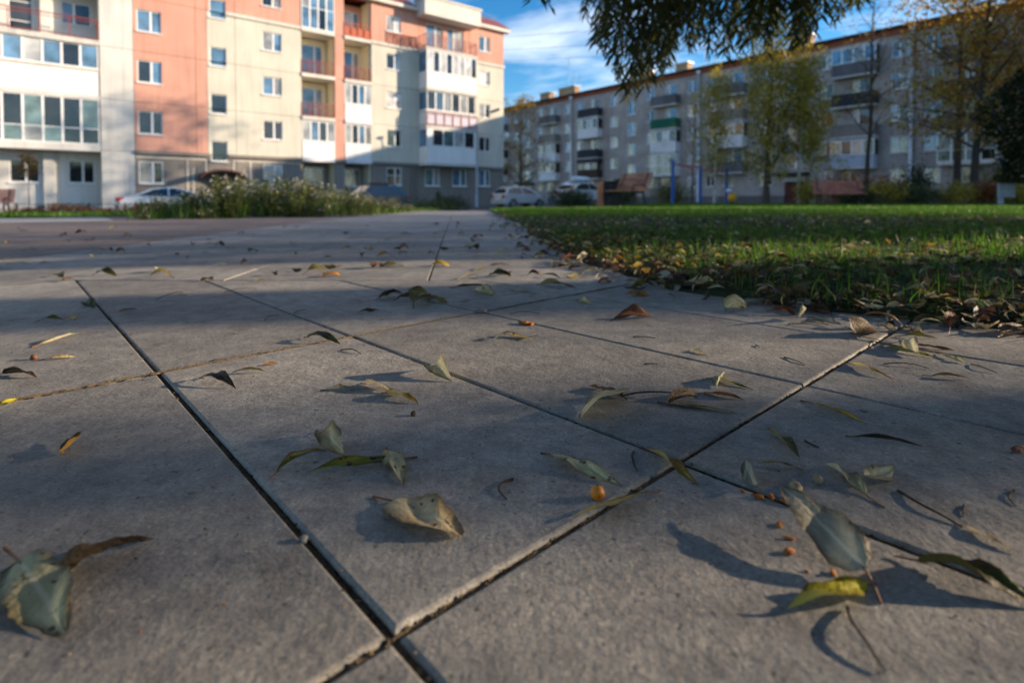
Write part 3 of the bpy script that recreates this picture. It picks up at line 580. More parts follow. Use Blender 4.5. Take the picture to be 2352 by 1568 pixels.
while cnt < 125:                                   # beyond the sunlit strip, thicker towards the grass
    y = 1.55+3.6*rl.random()**1.7; xl = -1.95; xr = edge_x(y)
    x = xr-(xr-xl)*rl.random()**1.9
    if x < -.93*y-.1: continue
    drop(x, y, gz(x, y)+.0006, (cc := pick([5,5,3,4,4,2,3,3,1,1,1])), f'small {CN[cc]} leaf scattered on the path beyond the sunlit strip', 'leaves scattered on the far path'); cnt += 1
cnt = 0
while cnt < 10:
    y = 2.3+2.5*rl.random(); x = -2.1-(y*.93-2.1)*rl.random()
    drop(x, y, gz(x, y)+.0006, (cc := pick([4,4,1,2,4,0,3,3,0,0,3])), f'{CN[cc]} leaf lying on the brown paving at the left', 'leaves on the brown paving'); cnt += 1
cnt = 0
while cnt < 112:                                  # heap of leaves along the grass edge
    y = .84+1.5*rl.random()**1.4; s = rl.gauss(-.02, .07)
    x = edge_x(y)+s
    if x > .99*y+.12: continue
    drop(x, y, (hl(x, y) if s > 0 else gz(x, y))+.001+.012*rl.random()*(s > -.02), (cc := pick([6,8,4,3,9,2,6,3,1.2,1.5,1.5])), f'{CN[cc]} leaf in the strip of litter along the grass edge', 'leaf litter along the grass edge', rl.uniform(.5, 1.05), .45); cnt += 1
b = MB(); b.smooth = True; cols = CW
for q in range(8200):
    if q < 1500: y = .8+2.8*rl.random()**1.5; s = abs(rl.gauss(0, .30))+.01
    elif q < 2000: y = 2+6*rl.random(); s = rl.gauss(.02, .10)
    else: y = 1.0+5.4*rl.random()**.7; s = rl.random()*(y*1.02-edge_x(y))
    x = edge_x(y)+s
    if x > 1.02*y+.2: continue
    b.cm = cols.index(pick([8,12,6,3,11,1.2,7,5,1,1,1])); L0 = rl.uniform(.022, .055)
    vs, fs, base = leaf_geo(L0, rl.uniform(.2, .45), 'lance', rl.uniform(-.6, .9), rl.uniform(-.8, .8), rl.uniform(-.8, .8), 4, 2, rl, .4)
    R = Matrix.Rotation(rl.uniform(0, 6.28), 3, 'Z') @ Matrix.Rotation(rl.uniform(-.5, .5), 3, 'X') @ Matrix.Rotation(rl.uniform(-.4, .4), 3, 'Y')
    o = Vector((x, y, (hl(x, y) if s > 0 else gz(x, y)+.001)+.002+rl.random()*.012)); b.add([R @ Vector(v)+o for v in vs], fs)
tag(b.build('leaf_litter', [LM[c] for c in cols]), kind='stuff')
# ---- twigs, berries, seeds, crumbs
TW = [
(0.123,0.607,0.202,0.598),
(0.285,0.403,0.296,0.357),
(0.178,0.288,0.172,0.248),
(0.105,0.471,0.101,0.437),
(0.001,0.427,-0.004,0.398),
(0.262,0.488,0.267,0.475),
(0.537,0.874,0.560,0.807),
(0.480,0.708,0.524,0.688),
(0.537,0.821,0.558,0.795),
(0.472,0.939,0.518,0.890),
(-0.005,1.051,0.053,1.048),
(-0.589,1.580,-0.550,1.576),
(0.357,0.805,0.358,0.793),
(-0.814,1.254,-0.810,1.354),
(-0.708,1.352,-0.650,1.400),
(-0.460,1.021,-0.453,1.067),
(-0.431,1.086,-0.422,1.120),
(-0.252,0.810,-0.217,0.786),
(-0.108,1.179,-0.092,1.203),
(0.191,0.865,0.223,0.855),
(0.369,0.744,0.379,0.709),
(0.515,0.964,0.535,0.926),
(-0.420,0.759,-0.401,0.770),
(0.589,0.703,0.591,0.668),
(0.370,0.401,0.352,0.381),
(0.317,0.382,0.306,0.369),
(0.174,0.721,0.191,0.720),
(-0.641,0.922,-0.640,0.937),
(-0.773,1.308,-0.810,1.335),
(0.553,0.912,0.566,0.882)
]
tl = {0: 'long dark twig joined to the folded cream leaf', 1: 'long twig with a narrow leaf at its end near the right edge', 2: 'dark bent twig under the bright yellow leaf in the foreground', 3: 'short curled stem by the joint above the berry', 4: 'short hooked stem on the slab left of the berry', 5: 'dark twig stub near the thin dark leaf'}
for q, (x0, y0, x1, y1) in enumerate(TW):
    b = MB(); d = Vector((x1-x0, y1-y0)); l = d.length; n = Vector((-d.y, d.x))/max(l, 1e-4); pts = []; c = rl.uniform(-.16, .16)*(2.2 if q in (3, 4) else 1); up = rl.uniform(.02, .09)
    for i in range(7):
        t = i/6; pp = Vector((x0, y0))+d*t+n*(c*l*sin(pi*t)+.012*l*sin(9*t+q)); pts.append((pp.x, pp.y, gz(pp.x, pp.y)+.0012+up*l*sin(pi*t)))
    r0 = .0007 if q > 5 else .00085
    b.tube(pts, [r0*(1.25-.6*i/6) for i in range(7)], 6)
    o = b.build('twig', M_twig); tag(o, tl.get(q, 'thin dry twig lying loose on the slabs'), 'twig', 'dry twigs on the slabs')
def bumpy(name, loc, r, sc, m, lab, cat, jit=.06, grp=None, nu=14, nv=9):
    b = MB(); b.ball((0, 0, r*sc[2]), r, nu, nv, sc, jit, rl); o = b.build(name, m); o.location = (loc[0], loc[1], gz(*loc[:2])+(loc[2] if len(loc) > 2 else 0)); o.rotation_euler = (0, 0, rl.uniform(0, 6)); return tag(o, lab, cat, grp)
be = bumpy('orange_berry', (.0625, .398), .0053, (1, 1, .97), M_berry, 'round orange berry lying on the centre slab beside the joint', 'berry', .012, None, 24, 16)
b = MB(); b.tube([(0, 0, .0098), (.0004, 0, .0111)], [.0009, .0004], 6); b.build('berry_tip', M_twig, be)
bumpy('seed_husk', (.212, .408), .0052, (1.25, .8, .55), M_seed, 'crumpled beige seed husk between folded grey leaf and round seed', 'seed', .25)
bumpy('round_seed', (.2335, .4165), .0037, (1.2, 1, .95), M_seed, 'round beige seed next to the crumpled husk', 'seed', .04)
for q, (x, y, r) in enumerate([(.172,.407,.003),(.180,.398,.0036),(.189,.397,.003),(.197,.391,.0045),(.2005,.388,.004),(.210,.377,.0038),(.179,.364,.003),(.1785,.349,.0032),(.171,.335,.0036),(.187,.316,.0026),(.173,.318,.0022)]):
    bumpy('berry_crumb', (x, y, -.0004), r*rl.uniform(.6, 1), (rl.uniform(.9, 1.7), .7, .42), M_pulp, 'crumb of crushed orange berry near the large blue-grey leaf', 'berry crumb', .45, 'crumbs of crushed orange berry', 7, 5)
for q, (x, y, r) in enumerate([(.018,.965,.006),(.026,.960,.0065),(.033,.956,.005)]):
    bumpy('crushed_berry', (x, y), r, (1.3, .8, .55), M_pulp, 'lump of the crushed orange berry cluster on the far joint of the centre slab', 'crushed berry', .4, 'crushed berry lumps on the joint', 9, 6)
bumpy('pale_pebble', (-.136, .354, -.002), .003, (1, .9, .9), M_pebble, 'small pale pebble stuck in the long dark joint', 'pebble', .15)
bumpy('white_pebble', (-.060, 1.069), .009, (1.3, .8, .5), M_pebble, 'flat white pebble on the far cross joint', 'pebble', .15)
bumpy('seed_pod', (-.683, .783), .0046, (1.1, .9, .85), M_stalk, 'round seed pod at the end of the thin tan leaf', 'seed', .22)
bumpy('dark_crumb', (-.101, .559), .0028, (1.1, .9, .9), M_twig, 'dark crumb of soil below the leaf cluster', 'crumb', .2)
bumpy('white_chip', (.3565, .555), .0035, (1, 1, .3), M_pebble, 'white chip on the right slab', 'chip', .3)
b = MB()
for q in range(520):                             # grit and specks nobody could count
    y = .2+1.5*rl.random()**1.2; x = (rl.random()*2-1)*y*.95
    if x > edge_x(y): continue
    b.cm = rl.choices((0, 1, 2, 3), (5, 2, 2, 1))[0]; r = rl.uniform(.0003, .0009)*(.55+.45*min(1, y)); b.ball((x, y, gz(x, y)+r*.4), r, 6, 4, (rl.uniform(.8, 2.2), rl.uniform(.8, 1.5), .7), .2, rl)
def jgrit(p, q, n):
    for _ in range(n):
        t = rl.random()**1.0; x = p[0]+(q[0]-p[0])*t+rl.gauss(0, .0022); y = p[1]+(q[1]-p[1])*t+rl.gauss(0, .0022)
        if y < .2: continue
        b.cm = rl.choices((0, 1, 4, 5), (4, 2, 6, 2))[0]; r = rl.uniform(.0006, .0016); b.ball((x, y, gz(x, y)-rl.uniform(.0008, .0045)), r, 6, 4, (rl.uniform(.8, 1.8), rl.uniform(.7, 1.4), .8), .25, rl)
for j in range(-4, 5): jgrit(lat(-1, j), lat(1, j), 110); jgrit(lat(1, j), lat(2, j), 40)
for i in (0, 1): jgrit(lat(i, -4), lat(i, 5), 260)
tag(b.build('grit', [M_twig, M_seed, M_pebble, M_pulp, M_sandf, M_soil]), kind='stuff')
# ================================================================== BUILDINGS
class Bld:
    """a building: local x runs along the facade, sg*y points outward, z up"""
    def __init__(s, name, loc, rz, sg): s.root = empty(name, loc, rz); s.sg = sg; s.cache = {}
    def bx(s, b, u0, u1, o0, o1, z0, z1):
        y0, y1 = sorted((s.sg*o0, s.sg*o1)); b.box(min(u0, u1), max(u0, u1), y0, y1, z0, z1)
    def part(s, name, m, boxes, parent=None):
        for q in boxes:
            b = MB(); s.bx(b, *q); o = b.build(name, m, parent or s.root)
        return o
    def panel(s, u0, u1, z0, z1, o, m, holes=(), depth=.16, name='wall_panel', thick=.25):
        """a facade panel with real openings; holes (u0,u1,z0,z1)"""
        hs = [(max(u0, h[0]), min(u1, h[1]), max(z0, h[2]), min(z1, h[3])) for h in holes if h[1] > u0+.02 and h[0] < u1-.02 and h[3] > z0+.02 and h[2] < z1-.02]
        us = sorted({u0, u1, *[h[0] for h in hs], *[h[1] for h in hs]}); zs = sorted({z0, z1, *[h[2] for h in hs], *[h[3] for h in hs]}); b = MB(); sg = s.sg
        def q(p): b.add(p, [(0,1,2,3) if sg < 0 else (3,2,1,0)])
        for i in range(len(us)-1):
            for j in range(len(zs)-1):
                c, d = .5*(us[i]+us[i+1]), .5*(zs[j]+zs[j+1])
                if any(h[0] < c < h[1] and h[2] < d < h[3] for h in hs): continue
                q([(us[i],sg*o,zs[j]),(us[i+1],sg*o,zs[j]),(us[i+1],sg*o,zs[j+1]),(us[i],sg*o,zs[j+1])])
        def rim(a0, a1, c0, c1, oo, inv):
            P = [(a0,c0),(a1,c0),(a1,c1),(a0,c1)]
            for k in range(4):
                (x0,z_0),(x1,z_1) = P[k],P[(k+1)%4]; v = [(x0,sg*oo,z_0),(x1,sg*oo,z_1),(x1,sg*(oo-depth if inv else oo-thick),z_1),(x0,sg*(oo-depth if inv else oo-thick),z_0)]
                b.add(v, [(0,1,2,3)])
        for h in hs: rim(*h, o, True)
        rim(u0, u1, z0, z1, o, False)
        return b.build(name, m, s.root)
    def window(s, u0, u1, z0, z1, o, cols=(.45,), glz=None, style='pvc', sill=True, rails=(), parent=None, name='window', rec=.1):
        """frame with mullions (a part), one pane per light and a sill (sub-parts)"""
        w, h = round(u1-u0, 2), round(z1-z0, 2); key = (w, h, cols, style, rails); sg = s.sg; fr = .06
        if key not in s.cache:
            b = MB(); y0, y1 = (-.04, .03)
            b.box(0, w, y0, y1, 0, fr); b.box(0, w, y0, y1, h-fr, h); b.box(0, fr, y0, y1, fr, h-fr); b.box(w-fr, w, y0, y1, fr, h-fr)
            xs = [fr]+[]; cuts = [c*w for c in cols]
            for c in cuts: b.box(c-.055, c+.055, y0, y1, fr, h-fr)
            edges = [fr]; 
            for c in cuts: edges += [c-.055, c+.055]
            edges.append(w-fr); lights = []
            for i in range(0, len(edges), 2):
                zz = [fr]+[r_*h for r_ in rails]+[h-fr]
                for k in range(len(zz)-1):
                    a0 = zz[k]+(.025 if k else 0); a1 = zz[k+1]-(.025 if k < len(zz)-2 else 0); lights.append((edges[i], edges[i+1], a0, a1))
                for r_ in rails: b.box(edges[i], edges[i+1], -.03, .02, r_*h-.025, r_*h+.025)
            pm = []
            for (a0, a1, c0, c1) in lights:
                g = MB(); g.box(a0, a1, -.012, .004, c0, c1); pm.append(g.v and g)
            s.cache[key] = (b.mesh('window', M_pvc if style == 'pvc' else M_bbrown), [(g, {}) for g in pm])
        fm, pms = s.cache[key]
        f = link(bpy.data.objects.new(name, fm), parent or s.root); f.location = (u0, sg*(o-rec), z0)
        for k, (g, dct) in enumerate(pms):
            gm = glz[k % len(glz)] if glz else G_dark
            if gm.name not in dct: dct[gm.name] = g.mesh('pane', gm)
            link(bpy.data.objects.new('pane', dct[gm.name]), f)
        if sill:
            k2 = ('sill', w)
            if k2 not in s.cache:
                b = MB(); y0, y1 = sorted((sg*(rec-.02), sg*(rec+.09))); b.box(-.05, w+.05, y0, y1, -.07, -.012); s.cache[k2] = b.mesh('sill', M_pvc if sg > 0 else M_sill)
            link(bpy.data.objects.new('sill', s.cache[k2]), f)
        return f
    def railing(s, u0, u1, z0, o, m, h=1.0, step=.55, bars=0.0, ends=None, name='railing'):
        b = MB(); s.bx(b, u0, u1, o-.03, o+.03, z0+h-.05, z0+h); s.bx(b, u0, u1, o-.02, o+.02, z0+h-.22, z0+h-.19); s.bx(b, u0, u1, o-.02, o+.02, z0+.08, z0+.12)
        n = max(1, int(round((u1-u0)/step)))
        for i in range(n+1):
            x = u0+(u1-u0)*i/n; s.bx(b, x-.025, x+.025, o-.025, o+.025, z0, z0+h-.05)
        if bars:
            k = int((u1-u0)/bars)
            for i in range(1, k): x = u0+(u1-u0)*i/k; s.bx(b, x-.008, x+.008, o-.008, o+.008, z0+.12, z0+h-.22)
        if ends is not None:
            for x in (u0, u1):
                o0, o1 = sorted((o, ends)); s.bx(b, x-.02, x+.02, o0, o1, z0+h-.05, z0+h-.01); s.bx(b, x-.02, x+.02, o0, o1, z0+.08, z0+.12)
                if bars:
                    for j in range(1, 9): y = o0+(o1-o0)*j/9; s.bx(b, x-.008, x+.008, y-.008, y+.008, z0+.12, z0+h-.05)
        return b.build(name, m, s.root)
rb = random.Random(21)
# ---------------------------------------------------------------- left building
LB = Bld('apartment_building', (-.74, 49.4, -.6), math.atan2(-.630, -.776), 1)
tag(LB.root, 'five storey salmon and cream panel apartment block with white glazed loggias', 'building')
Z = .6                                              # local z of the world zero
FL = [Z+3.05, Z+5.95, Z+8.9, Z+12.0, Z+15.0]
def lw(u0, u1, z0, z1, o=0, g=None, cols=(.42,), **k): return LB.window(u0, u1, z0+Z, z1+Z, o, cols, g or rb.choice([(G_blue, G_dark), (G_dark, G_dark), (G_curt, G_blue), (G_blue, G_blue)]), **k)
# bays in the plane o=0: (u0,u1,[holes])
colS2 = [(25.90, 27.12, a, b_) for a, b_ in ((1.22, 2.5), (4.11, 5.46), (7.1, 8.41), (10.07, 11.34), (13.0, 14.3))]
colst = [(22.40, 23.33, a, b_) for a, b_ in ((2.68, 3.96), (5.66, 6.9), (8.64, 9.82), (11.63, 12.8))]
colS3 = [(19.02, 20.24, a, b_) for a, b_ in ((1.25, 2.59), (4.26, 5.5), (7.21, 8.41), (10.13, 11.36), (13.04, 14.3))]
colS7 = [(10.11, 11.34, a, b_) for a, b_ in ((1.38, 2.73), (4.34, 5.63), (7.28, 8.52), (10.22, 11.41), (13.09, 14.31))]
colR = [(1.52, 2.70, a, b_) for a, b_ in ((1.43, 2.85), (4.44, 5.69), (7.36, 8.57), (10.17, 11.36), (13.03, 14.33))]
grd = [(6.64, 8.01, 1.38, 2.8), (4.02, 5.39, 1.40, 2.84)]
glS2 = [(G_dark, G_curt), (G_dark, G_dark), (G_blue, G_dark), (G_blue, G_blue), (G_blue, G_dark)]
glR = [(G_teal, G_blue), (G_dark, G_dark), (G_dark, G_curt), (G_curt, G_blind), (G_curt, G_blue)]
glS7 = [(G_dark, G_dark), (G_dark, G_teal), (G_blind, G_blind), (G_blind, G_dark), (G_blind, G_curt)]
glS3 = [(G_curt, G_blue), (G_dark, G_dark), (G_curt, G_blue), (G_blue, G_curt), (G_curt, G_dark)]
def holes(*cs): return [(a, b_, c+Z, d+Z) for col in cs for a, b_, c, d in col]
lev = [0]+FL; G = .012
def bay(u0, u1, mats, hs, o=0):
    for k in range(5):
        z0, z1 = lev[k]+(G if k else 0), lev[k+1]-G
        LB.panel(u0+G, u1-G, z0, z1, o-(.05 if (k == 0 and mats[0] is M_gray) else 0), mats[k], hs, .2)
bay(27.29, 28.87, [M_white]*5, [])
bay(24.12, 27.29, [M_gray]+[M_salmon]*4, holes(colS2))
bay(23.50, 24.12, [M_gray]+[M_salmon]*4, holes(colst)); 
bay(21.88, 23.50, [M_gray]+[M_cream]*3+[M_salmon], holes(colst)+[(22.2, 23.4, 0, Z+1.5)])
bay(17.72, 21.88, [M_gray]+[M_cream]*3+[M_salmon], holes(colS3))
bay(14.66, 15.36, [M_gray]+[M_salmon]*4, [])
bay(8.52, 12.56, [M_gray]+[M_cream]*3+[M_salmon], holes(colS7))
bay(3.72, 8.52, [M_gray]+[M_cream]*3+[M_salmon], holes(grd)+[(4.3+k*2.0, 5.9+k*2.0, FL[3]+.1, FL[3]+2.35) for k in (0, 1)])
bay(0.0, 3.72, [M_gray]+[M_cream]*3+[M_salmon], holes(colR))
for col, gl in ((colS2, glS2), (colS3, glS3), (colS7, glS7), (colR, glR)):
    for k, w in enumerate(col): lw(*w, g=gl[k], rails=(.55,) if k in (0, 2) and col is colS7 else ())
for w in colst: lw(*w, cols=(), g=(G_blue,) if w[2] > 8 else (G_dark,))
lw(*grd[0], g=(G_curt, G_teal)); lw(*grd[1], g=(G_teal, G_blue))
for k in (0, 1): LB.window(4.3+k*2.0, 5.9+k*2.0, FL[3]+.1, FL[3]+2.35, 0, (.42,) if k else (.58,), (G_curt, G_blue), rails=(), sill=False, name='balcony_door')
# inner core, side wall, roof
LB.part('core_wall', M_cream, [(.03, 46, -12, -1.75, 0, FL[4]-.02)])
LB.part('end_wall', M_cream, [(0, .028, -12, -.26, FL[0]+.01, FL[4]-.02), (0, .03, -12, -.26, 0, FL[0]-.01)])
LB.part('side_partition', M_recess, [(u-.09, u+.09, -1.75, -.27, 0, FL[4]-.02) for u in (12.58, 14.75, 15.28, 17.72, 28.80, .15, 8.6, 3.8)])
LB.part('cornice', M_trim, [(-.45, 18.5, -.2, .42, FL[4]+.0, FL[4]+.28), (12.6, 46, -.21, .35, FL[4]+.003, FL[4]+.22)])
LB.part('floor_moulding', M_trim, [(17.74, 22.42, .002, .12, FL[3]-.09, FL[3]+.1), (8.7, 12.54, .002, .12, FL[3]-.09, FL[3]+.1), (-.05, 3.7, .002, .12, FL[3]-.09, FL[3]+.1)])
LB.part('plinth_moulding', M_gray, [(17.74, 22.36, .002, .14, FL[0]-.12, FL[0]+.08), (23.42, 27.27, .002, .14, FL[0]-.12, FL[0]+.08), (8.72, 12.54, .002, .14, FL[0]-.12, FL[0]+.08), (-.08, 3.7, .002, .14, FL[0]-.12, FL[0]+.08), (14.6, 15.4, .002, .14, FL[0]-.12, FL[0]+.08)])
# plastered white line bands on the plinth
for q in ((24.6, 24.68, 0, FL[0]-.3), (24.3, 24.36, 0, FL[0]-.8), (23.6, 27.25, FL[0]-.34, FL[0]-.26), (23.58, 23.66, FL[0]-1.0, FL[0]-.26), (22.0, 23.66, FL[0]-1.08, FL[0]-1.0), (22.0, 22.08, FL[0]-1.0, FL[0]-.3), (17.9, 22.08, FL[0]-.34, FL[0]-.26), (21.0, 21.08, 0, FL[0]-.34), (21.4, 21.45, 0, FL[0]-.8)): LB.part('white_trim_line', M_trim, [(q[0], q[1], -.049, -.02, q[2], q[3])])
LB.part('wall_pipe', M_gray, [(9.28, 9.34, -.04, .06, .9, FL[0]-.15), (9.0, 9.06, -.04, .06, .9, FL[0]-.15), (8.76, 8.82, -.04, .06, .9, FL[0]-.15), (9.0, 9.34, -.04, .06, .9, .96)])
b = MB(); sg = 1
def prism(b, pts, u0, u1):                        # pts (o,z) profile swept along u
    n = len(pts); b.add([(u0, p[0], p[1]) for p in pts]+[(u1, p[0], p[1]) for p in pts], [tuple(range(n))[::-1], tuple(range(n, 2*n))]+[(i, (i+1)%n, n+(i+1)%n, n+i) for i in range(n)])
prism(b, [(.45, FL[4]+.285), (-1.9, FL[4]+1.75), (-12, FL[4]+2.2), (-12, FL[4]+.285)], -.48, 3.2); b.build('roof', M_redroof, LB.root); b = MB(); prism(b, [(.45, FL[4]+.285), (-1.9, FL[4]+1.75), (-12, FL[4]+2.2), (-12, FL[4]+.285)], 8.9, 46)
b.build('roof', M_redroof, LB.root)
LB.part('parapet', M_trim, [(3.45, 8.75, -.3, 1.34, FL[4]-.42, FL[4]+.85)]); LB.part('parapet_coping', M_trim, [(3.35, 8.85, -.35, 1.42, FL[4]+.855, FL[4]+1.0)])
for u0, u1, o, zz in ((.4, 3.3, -.5, FL[4]+.85), (3.6, 8.6, -.2, FL[4]+1.0), (8.9, 24, -.6, FL[4]+.85)):
    b = MB(); LB.bx(b, u0, u1, o-.015, o+.015, zz+.62, zz+.66); LB.bx(b, u0, u1, o-.01, o+.01, zz+.32, zz+.34)
    n = int((u1-u0)/.25)
    for i in range(n+1): x = u0+(u1-u0)*i/n; LB.bx(b, x-.01, x+.01, o-.01, o+.01, zz-.2, zz+.62)
    b.build('roof_railing', M_bluerail, LB.root)
# entrance canopy and door
b = MB(); n = 8
top = [(22.85+1.25*cos(pi-pi*i/n), Z+1.62+.5*sin(pi*i/n)) for i in range(n+1)]
vs = [(u, .0, z) for u, z in top]+[(u, 1.25, z) for u, z in top]+[(u, .0, z-.12) for u, z in top]+[(u, 1.25, z-.12) for u, z in top]; m = n+1
b.add(vs, [(i, i+1, m+i+1, m+i) for i in range(n)]+[(2*m+i, 3*m+i, 3*m+i+1, 2*m+i+1) for i in range(n)]+[(m+i, m+i+1, 3*m+i+1, 3*m+i) for i in range(n)])
b.build('entrance_canopy', M_canopy, LB.root); LB.part('entrance_door', M_door, [(22.22, 23.38, -.3, -.2, 0, Z+1.48)])
# loggias between the piers
def glazing(bld, u0, u1, z0, z1, o, n, gl, rails=(), name='loggia_glazing', style='pvc'):
    return bld.window(u0, u1, z0, z1, o, tuple(round(i/n, 3) for i in range(1, n)), gl, rails=rails, sill=False, name=name, rec=0, style=style)
def recess(u0, u1, k, m, wl=((.5, (G_curt, G_blue)),)):
    z0, z1 = lev[k], lev[k+1]; w = u1-u0
    LB.panel(u0+.1, u1-.1, z0+.02, z1-.22, -1.45, m, [(u0+.15*w, u0+.8*w, z0+.25, z1-.6)], .12, 'recess_wall')
    LB.window(u0+.15*w, u0+.8*w, z0+.25, z1-.6, -1.45, (.36,), rb.choice([(G_blue, G_curt), (G_curt, G_blue), (G_blue, G_blue)]), sill=False, name='balcony_door')
for u0, u1, st in ((15.36, 17.72, 'googb'), (12.56, 14.66, 'ggoor')):
    kinds = {15.36: ['void', 'glaz', 'open', 'open', 'full'], 12.56: ['void', 'glaz', 'glaz', 'open', 'redopen']}[u0]
    for k, kd in enumerate(kinds):
        z0, z1 = lev[k], lev[k+1]
        if kd == 'void':
            LB.panel(u0+.1, u1-.1, 0, z1-.2, -1.3, M_gray, [(u0+.4, u1-.5, Z+1.25, Z+2.6)], .12, 'recess_wall'); LB.window(u0+.4, u1-.5, Z+1.25, Z+2.6, -1.3, (.45,), (G_dark, G_curt)); continue
        LB.part('loggia_slab', M_trim if kd != 'glaz' else M_bwhite, [(u0+.012, u1-.012, -1.6, .10, z0-.14, z0+.10)])
        recess(u0, u1, k, M_recess if kd != 'redopen' else M_salmon)
        if kd == 'glaz':
            LB.part('loggia_panel', M_side, [(u0+.02+i*(u1-u0-.04)/3+.008, u0+.02+(i+1)*(u1-u0-.04)/3-.008, -.06, .03, z0+.11, z0+1.28) for i in range(3)])
            glazing(LB, u0+.02, u1-.02, z0+1.30, z1-.2, -.02, 4, [G_curt, G_dark, G_blue, G_curt] if u0 > 15 else [G_curt, G_blue, G_dark, G_curt])
        elif kd == 'full': glazing(LB, u0+.02, u1-.02, z0+.12, z1-.1, .02, 4, [G_blue, G_blue, G_dark, G_blue, G_blue, G_blue, G_blue, G_curt], rails=(.52,))
        elif kd == 'open': LB.railing(u0+.03, u1-.03, z0+.1, .02, M_rail, .95, .55, .12)
        else:
            LB.railing(u0+.03, u1-.03, z0+.1, .02, M_railp, 1.0, .55, .0); LB.part('railing_panel', M_railp, [(u0+.05, u1-.05, -.02, -.005, z0+.14, z0+.78)])
b = MB()                                            # things kept on the third loggia
# projecting balcony stack
for k, kd in enumerate(['', 'white', 'lilac', 'glz', 'terrace']):
    if not kd: continue
    z0, z1 = lev[k]+.05, lev[k+1]+.05
    LB.part('balcony_slab', M_slab, [(3.78, 8.64, .003, 1.32, z0-.16, z0+.06)])
    if kd == 'terrace':
        LB.railing(3.85, 8.58, z0+.06, 1.26, M_rail, 1.02, .6, .13, ends=.05); LB.railing(8.6, 11.2, z0-.0, .12, M_rail, .95, .6, .13); continue
    zs = z0+1.28; zt = z1-.2
    if kd == 'lilac':
        n = 6
        for i in range(n):
            a = 3.84+(4.76)*i/n; LB.part('railing_panel', M_lilac, [(a+.07, a+4.76/n-.07, 1.27, 1.30, z0+.12, z0+1.0)])
        LB.railing(3.84, 8.6, z0+.06, 1.32, M_rail, 1.1, 4.76/6, 0, ends=.05)
        LB.part('loggia_panel', M_side, [(3.95, 8.5, 1.12, 1.18, z0+.06, zs-.02)])
        glazing(LB, 3.95, 8.5, zs, zt, 1.16, 6, [G_dark, G_curt, G_dark, G_curt, G_blue, G_dark])
    else:
        n = 4 if kd == 'white' else 3
        for i in range(n): LB.part('loggia_panel', M_side, [(3.84+i*4.74/n+.01, 3.84+(i+1)*4.74/n-.01, 1.22, 1.30, z0+.065, zs-.02)])
        if kd == 'white': glazing(LB, 4.1, 8.1, zs+.1, zt, 1.26, 4, [G_dark, G_blind, G_teal, G_dark]); LB.part('loggia_panel', M_side, [(3.84, 4.09, 1.2, 1.29, zs, zt), (8.11, 8.58, 1.2, 1.29, zs, zt), (4.1, 8.1, 1.2, 1.285, zs-.01, zs+.09)])
        else: glazing(LB, 3.84, 8.58, zs, zt, 1.26, 8, [G_dark, G_blind, G_curt, G_blind, G_dark, G_blind, G_dark, G_blind])
    LB.part('loggia_side', M_side, [(8.54, 8.6, .02, 1.2, z0+.065, zs), (3.84, 3.9, .02, 1.2, z0+.065, zs)])
    for uu in (8.54, 3.84): LB.part('side_pane', G_blue, [(uu+.01, uu+.045, .1, 1.15, zs+.05, zt-.05)]); LB.part('side_frame', M_pvc, [(uu, uu+.06, .02, 1.2, zs, zs+.05), (uu, uu+.06, .02, 1.2, zt-.05, zt), (uu, uu+.06, .02, .1, zs+.05, zt-.05)])
    LB.part('soffit', M_slab, [(3.8, 8.62, .004, 1.3, zt+.005, z1-.165)])
# far left: recessed wall and wide loggias
UL0, UL1 = 28.87, 40.0
LB.panel(UL0, 46, 0, FL[4], -1.35, M_white, [(31.57, 32.81, Z+1.2, Z+2.45), (29.13, 30.33, Z+1.2, Z+2.49), (29.17, 30.5, Z+10.16, Z+11.4), (31.7, 32.72, Z+9.3, Z+11.4), (34.5, 35.7, Z+1.2, Z+2.45)], .12, 'recess_wall')
LB.window(31.57, 32.81, Z+1.2, Z+2.45, -1.35, (.45,), (G_dark, G_dark)); LB.window(29.13, 30.33, Z+1.2, Z+2.49, -1.35, (.45,), (G_dark, G_dark)); LB.window(34.5, 35.7, Z+1.2, Z+2.45, -1.35, (.45,), (G_dark, G_dark))
LB.window(29.17, 30.5, Z+10.16, Z+11.4, -1.35, (.58,), (G_dark, G_blue)); LB.window(31.7, 32.72, Z+9.3, Z+11.4, -1.35, (), (G_dark, G_dark), rails=(.3, .8))
LB.part('pilaster', M_white, [(30.95, 31.4, -1.34, -1.1, 0, FL[4]-.3)])
z0 = Z+3.15
LB.part('loggia_slab', M_white, [(UL0+.02, UL1, -1.34, .04, Z+2.95, Z+3.32)])
nn = 17; ww = .81
glazing(LB, UL0+.05, UL0+.05+ww*8, Z+3.33, Z+5.85, -.05, 8, [G_dark, G_teal, G_dark, G_dark, G_teal, G_dark, G_curt, G_teal, G_teal, G_dark, G_teal, G_dark], rails=(.34,))
LB.part('loggia_slab', M_white, [(UL0+.02, UL1, -1.34, .03, Z+5.86, Z+6.05)])
LB.part('loggia_panel', M_side, [(UL0+.05+i*2.15+.01, UL0+.05+(i+1)*2.15-.01, -.10, .0, Z+6.06, Z+7.42) for i in range(5)])
LB.part('panel_lath', M_side, [(UL0+.06, UL1, .001, .012, Z+6.1+.11*i, Z+6.1+.11*i+.09) for i in range(12)])
LB.part('window_ledge', M_trim, [(UL0+.03, UL1, -.12, .09, Z+7.43, Z+7.53)])
glazing(LB, UL0+.05, UL0+.05+.80*8, Z+7.54, Z+8.83, -.04, 8, [G_blue, G_dark, G_blue, G_blind, G_blue, G_dark, G_blue, G_blue])
LB.part('balcony_slab', M_slab, [(UL0+.02, UL1, -1.34, .12, Z+8.84, Z+9.12)])
